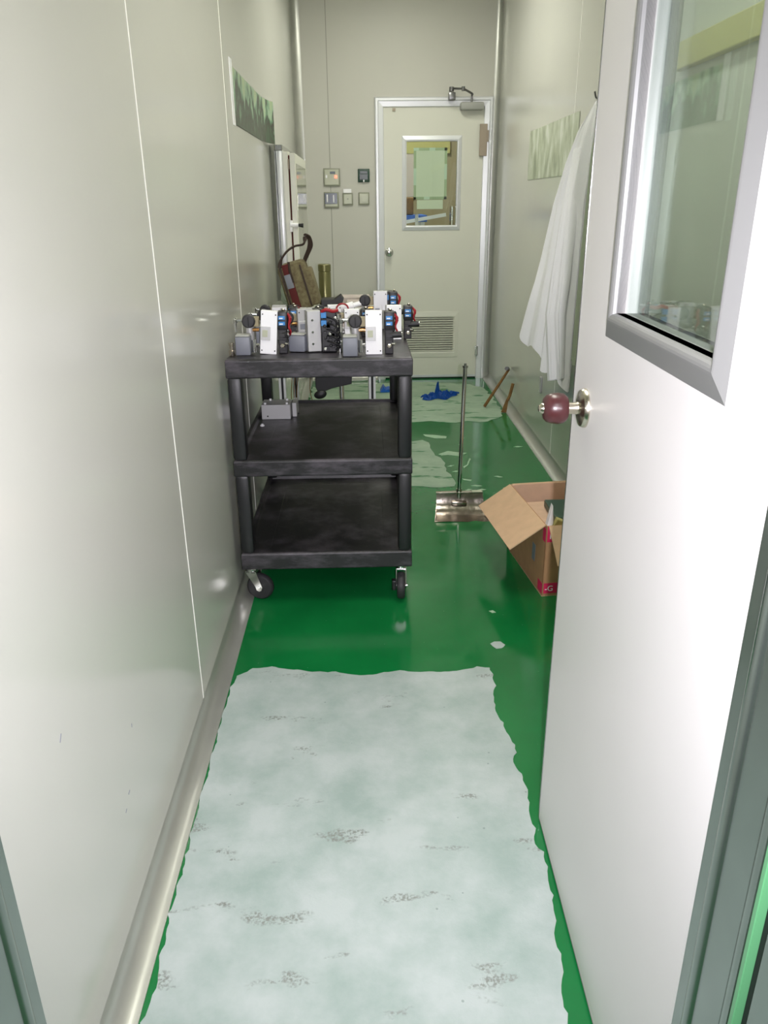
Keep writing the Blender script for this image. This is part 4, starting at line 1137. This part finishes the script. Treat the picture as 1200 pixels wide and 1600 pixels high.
# ------------------------------------------------------------------ cardboard box
P0 = Vector((0.656, 2.613, 0)); dL = Vector((-0.052, 0.455, 0)); dn = dL.normalized(); dF = Vector((dn.y, -dn.x, 0))
LB, WB, HB = dL.length, 0.325, 0.29
ca = math.atan2(dF.y, dF.x)
bx = thing('cardboard_box', 'open brown cardboard box with crimson bands on the floor beside the open door', 'box', P0, (0, 0, ca))
TT = 0.005
bm = B(); box(bm, 0, WB, 0, LB, 0.0005, 0.006)
bx0 = obj('bottom', bm, M['card'], bx, world=False)
bm = B(); box(bm, 0, WB, 0, TT, 0.001, HB, 0.0015); fw = obj('front_wall', bm, M['card_out'], bx, world=False)
bm = B(); box(bm, 0, TT, 0, LB, 0.001, HB, 0.0015); lw = obj('side_wall', bm, M['card_out'], bx, world=False)
bm = B(); box(bm, WB - TT, WB, 0, LB, 0.001, HB, 0.0015); obj('side_wall', bm, M['card'], bx, world=False)
bm = B(); box(bm, 0, WB, LB - TT, LB, 0.001, HB, 0.0015); obj('back_wall', bm, M['card_in'], bx, world=False)
# flaps
def flap(pts, nm='flap', m='card'):
    bm = B(); sheetq(bm, *pts, t=0.004); return obj(nm, bm, M[m], bx, world=False)
flap([(0, 0.005, HB), (0, LB, HB), (-0.135, LB - 0.01, HB - 0.085), (-0.135, -0.002, HB - 0.085)])
flap([(0.01, 0, HB), (WB, 0, HB), (WB, -0.09, HB - 0.12), (0.02, -0.09, HB - 0.12)])
flap([(0.01, LB, HB), (WB, LB, HB), (WB, LB + 0.14, HB - 0.07), (0.012, LB + 0.14, HB - 0.07)])
flap([(WB, 0.005, HB), (WB, LB, HB), (WB + 0.035, LB, HB + 0.14), (WB + 0.035, 0.005, HB + 0.14)])
# bands printed on the faces
for z0_, z1_ in ((0.012, 0.055), (HB - 0.065, HB - 0.002)):
    bm = B(); box(bm, 0.006, WB, -0.0007, 0, z0_, z1_); obj('printed_band', bm, M['pink'], fw, world=False)
bm = B(); box(bm, -0.0007, 0.0, 0.0, 0.028, HB - 0.065, HB - 0.012); box(bm, -0.0007, 0, 0.0, 0.05, 0.012, 0.055); obj('printed_band', bm, M['pink'], lw, world=False)
bm = B(); box(bm, -0.0007, 0, 0.10, 0.135, 0.10, 0.17, 0.0002); obj('printed_mark', bm, M['greybox'], lw, world=False)
def text(body, size, m, par, loc, rot):
    cu = bpy.data.curves.new('lettering', 'FONT'); cu.body = body; cu.size = size; cu.extrude = 0.0003
    o = bpy.data.objects.new('lettering', cu)
    me = bpy.data.meshes.new_from_object(o)
    bpy.data.objects.remove(o); bpy.data.curves.remove(cu)
    me.materials.clear(); me.materials.append(m)
    o = bpy.data.objects.new('lettering', me); C.objects.link(o)
    o.parent = par; o.location = loc; o.rotation_euler = rot
    return o
text('-G', 0.032, M['white'], fw, (0.010, -0.0012, 0.022), (PI / 2, 0, 0))
text('IE', 0.034, M['white'], fw, (0.014, -0.0012, HB - 0.052), (PI / 2, 0, 0))
# content: white wrap and green scraps poking out
t = thing('wrapping_scraps', 'white and green wrapping scraps inside the open cardboard box', 'wrapping', tuple(P0 + dn * 0.12 + dF * 0.06 + Vector((0, 0, 0.2))))
bm = B()
tt = P0 + dn * 0.10 + dF * 0.045
prism(bm, [(tt.x - 0.01, 0.22), (tt.x + 0.012, 0.33), (tt.x + 0.018, 0.26), (tt.x + 0.022, 0.22)], 'y', tt.y, tt.y + 0.03); obj('white_wrap', bm, M['white'], t)
bm = B(); box(bm, tt.x + 0.03, tt.x + 0.22, tt.y + 0.02, tt.y + 0.22, 0.24, 0.272, 0.006); obj('green_sheet', bm, M['darkgreen'], t)
bm = B(); box(bm, tt.x + 0.02, tt.x + 0.05, tt.y - 0.02, tt.y + 0.01, 0.238, 0.278, 0.004, rot=RY(0.4)); obj('yellow_scrap', bm, M['yellow'], t)
bm = B(); box(bm, tt.x - 0.03, tt.x + 0.24, tt.y - 0.04, tt.y + 0.3, 0.01, 0.238, 0.01, rot=RZ(ca)); obj('packed_sheets', bm, M['card_in'], t)

# ------------------------------------------------------------------ hammer, chisel, blue film
hm = thing('hammer', 'wooden-handled hammer leaning head-up against the right wall', 'hammer', (0.868, 5.53, 0))
bm = B(); cyl(bm, (0.868, 5.53, 0.009), (1.028, 5.505, 0.282), 0.0115, 0.009, seg=12); obj('handle', bm, M['wood'], hm, smooth=True)
bm = B(); cyl(bm, (1.006, 5.475, 0.295), (1.034, 5.56, 0.275), 0.014, seg=14); obj('head', bm, M['tube'], hm, smooth=True)
sc = thing('scraper', 'wooden scraper standing on the floor against the right wall skirting', 'scraper', (0.985, 5.37, 0))
bm = B(); tube(bm, [(1.005, 5.37, 0.09), (1.02, 5.37, 0.13), (1.037, 5.37, 0.21)], 0.011, 10); obj('handle', bm, M['wood'], sc, smooth=True)
bm = B(); prism(bm, [(0.962, 0.006), (1.0, 0.003), (1.012, 0.10), (0.996, 0.10)], 'y', 5.365, 5.372); obj('blade', bm, M['wood'], sc)

bm = B()
random.seed(5)
nx, ny = 40, 12
g = []
for i in range(nx + 1):
    row = []
    for j in range(ny + 1):
        u, v = i / nx, j / ny
        wdt = (0.02 + 0.17 * math.sin(PI * u) ** 0.7) * (0.75 + 0.35 * math.sin(u * 13))
        x = 0.43 + u * 0.29 + 0.01 * math.sin(v * 9 + u * 4); y = 5.80 + (v - 0.5) * wdt + 0.12 * u
        e = math.sin(PI * v)
        z = 0.006 + e * (0.012 + 0.022 * abs(math.sin(u * 17 + v * 6)) + 0.014 * random.random()) * (0.6 + 0.6 * math.sin(PI * u))
        z += e * 0.095 * max(0, 1 - abs(u - 0.42) / 0.045) ** 1.3
        row.append(bm.verts.new((x, y, z)))
    g.append(row)
for i in range(nx):
    for j in range(ny): bm.faces.new((g[i][j], g[i + 1][j], g[i + 1][j + 1], g[i][j + 1]))
bmesh.ops.solidify(bm, geom=bm.faces[:], thickness=0.0015)
tag(obj('plastic_film', bm, M['bluecloth']), 'crumpled blue plastic film on the scraped floor before the far door', 'plastic film')
# little blue scrap under the bench side
bm = B(); prism(bm, [(0.12, 0.004), (0.145, 0.05), (0.165, 0.022), (0.19, 0.03), (0.215, 0.012), (0.225, 0.004)], 'y', 6.05, 6.16)
tag(obj('film_scrap', bm, M['bluecloth']), 'small blue film scrap glimpsed past the cart, left of the larger film', 'plastic film')

# wall clip on the right wall
bm = B(); box(bm, XR - 0.012, XR, 4.53, 4.57, 0.335, 0.43, 0.003)
tag(obj('wall_clip', bm, M['silver']), 'small pale bracket on the right wall below the coat', 'bracket')

# ------------------------------------------------------------------ coats
def garment(nm, label, levels, m, hem_drop, folds, seed, amp=0.012):
    """levels: (z, N(x,y), F(x,y), thickness)"""
    random.seed(seed)
    bm = B()
    seg = 96
    rings = []
    K = 40
    zs = [l[0] for l in levels]
    def interp(t):
        x = t * (len(levels) - 1); i = min(int(x), len(levels) - 2); f = x - i
        a, b = levels[i], levels[i + 1]
        L = lambda p, q: p + (q - p) * f
        return L(a[0], b[0]), (L(a[1][0], b[1][0]), L(a[1][1], b[1][1])), (L(a[2][0], b[2][0]), L(a[2][1], b[2][1])), L(a[3], b[3])
    for k in range(K + 1):
        t = k / K
        z, n, f, th = interp(t)
        c = Vector(((n[0] + f[0]) / 2, (n[1] + f[1]) / 2)); a = (Vector(f) - Vector(n)) / 2
        nn = Vector((-a.y, a.x)).normalized() if a.length > 1e-6 else Vector((-1, 0))
        ring = []
        for i in range(seg):
            an = 2 * PI * i / seg
            u = math.cos(an); w_ = math.sin(an)
            fold = amp * min(1, t * 3) * (math.sin(folds * u * 2.2 + t * 2.5 + seed) + 0.6 * math.sin(folds * 3.7 * u + 5 * t))
            off = (th * (abs(w_) ** 0.7) * (1 if w_ >= 0 else -1)) + fold * abs(w_) ** 0.3
            p = c + a * u + nn * off
            p.x = min(p.x, XR - 0.004)
            zz = z + (hem_drop(u) * max(0, (t - 0.75) / 0.25) if k else 0)
            ring.append(bm.verts.new((p.x, p.y, zz)))
        rings.append(ring)
    for j in range(K):
        for i in range(seg): bm.faces.new((rings[j][i], rings[j][(i + 1) % seg], rings[j + 1][(i + 1) % seg], rings[j + 1][i]))
    bm.faces.new(rings[0])
    return bm
ct = thing('lab_coat', 'white lab coat hanging in long folds on the right wall', 'coat', (1.02, 3.78, 1.8))
lv_ = [(1.80, (1.030, 3.74), (1.036, 3.79), 0.008), (1.70, (1.022, 3.74), (1.022, 4.00), 0.018), (1.58, (1.020, 3.76), (1.012, 4.10), 0.024),
       (1.38, (1.015, 3.80), (0.985, 4.18), 0.03), (1.12, (1.012, 3.80), (0.945, 4.20), 0.035), (0.9, (1.010, 3.80), (0.895, 4.20), 0.035), (0.66, (1.008, 3.80), (0.852, 4.22), 0.035)]
bm = garment('', '', lv_, None, lambda u: 0.11 * u - 0.02 + 0.03 * math.sin(u * 7), 5, 2)
obj('body', bm, M['coat'], ct, smooth=True)
# sleeve hanging in front
bm = garment('', '', [(1.62, (1.0, 3.86), (0.995, 3.96), 0.012), (1.3, (0.985, 3.82), (0.965, 3.95), 0.028), (1.02, (0.975, 3.80), (0.935, 3.95), 0.034), (0.88, (0.965, 3.80), (0.925, 3.95), 0.036), (0.56, (0.985, 3.80), (0.945, 3.93), 0.026)], None, lambda u: -0.02 * u, 4, 8, amp=0.009)
obj('sleeve', bm, M['coat'], ct, smooth=True)
bm = B(); tube(bm, [(1.032, 3.76, 1.79), (1.03, 3.75, 1.82), (1.035, 3.735, 1.80)], 0.003); obj('hanging_loop', bm, M['coat'], ct, smooth=True)
c2 = thing('work_coat', 'grey-green coat hanging right of the white coat, mostly hidden by the open door', 'coat', (1.03, 3.6, 1.8))
lv2 = [(1.79, (1.034, 3.66), (1.036, 3.71), 0.008), (1.6, (1.028, 3.42), (1.022, 3.74), 0.015), (1.2, (1.025, 3.34), (1.012, 3.76), 0.02), (0.66, (1.022, 3.30), (1.005, 3.76), 0.022)]
bm = garment('', '', lv2, None, lambda u: 0.03 * u, 5, 5, amp=0.008)
obj('body', bm, M['coat2'], c2, smooth=True)
hk = thing('coat_hook', 'small dark double hook holding the coats on the right wall', 'hook', (XR, 3.72, 1.82))
bm = B(); box(bm, XR - 0.006, XR, 3.65, 3.80, 1.80, 1.85, 0.002); obj('back_plate', bm, M['tube'], hk)
for yy in (3.685, 3.765):
    bm = B(); tube(bm, [(XR - 0.004, yy, 1.815), (XR - 0.025, yy, 1.81), (XR - 0.035, yy, 1.835)], 0.004); obj('hook', bm, M['tube'], hk, smooth=True)
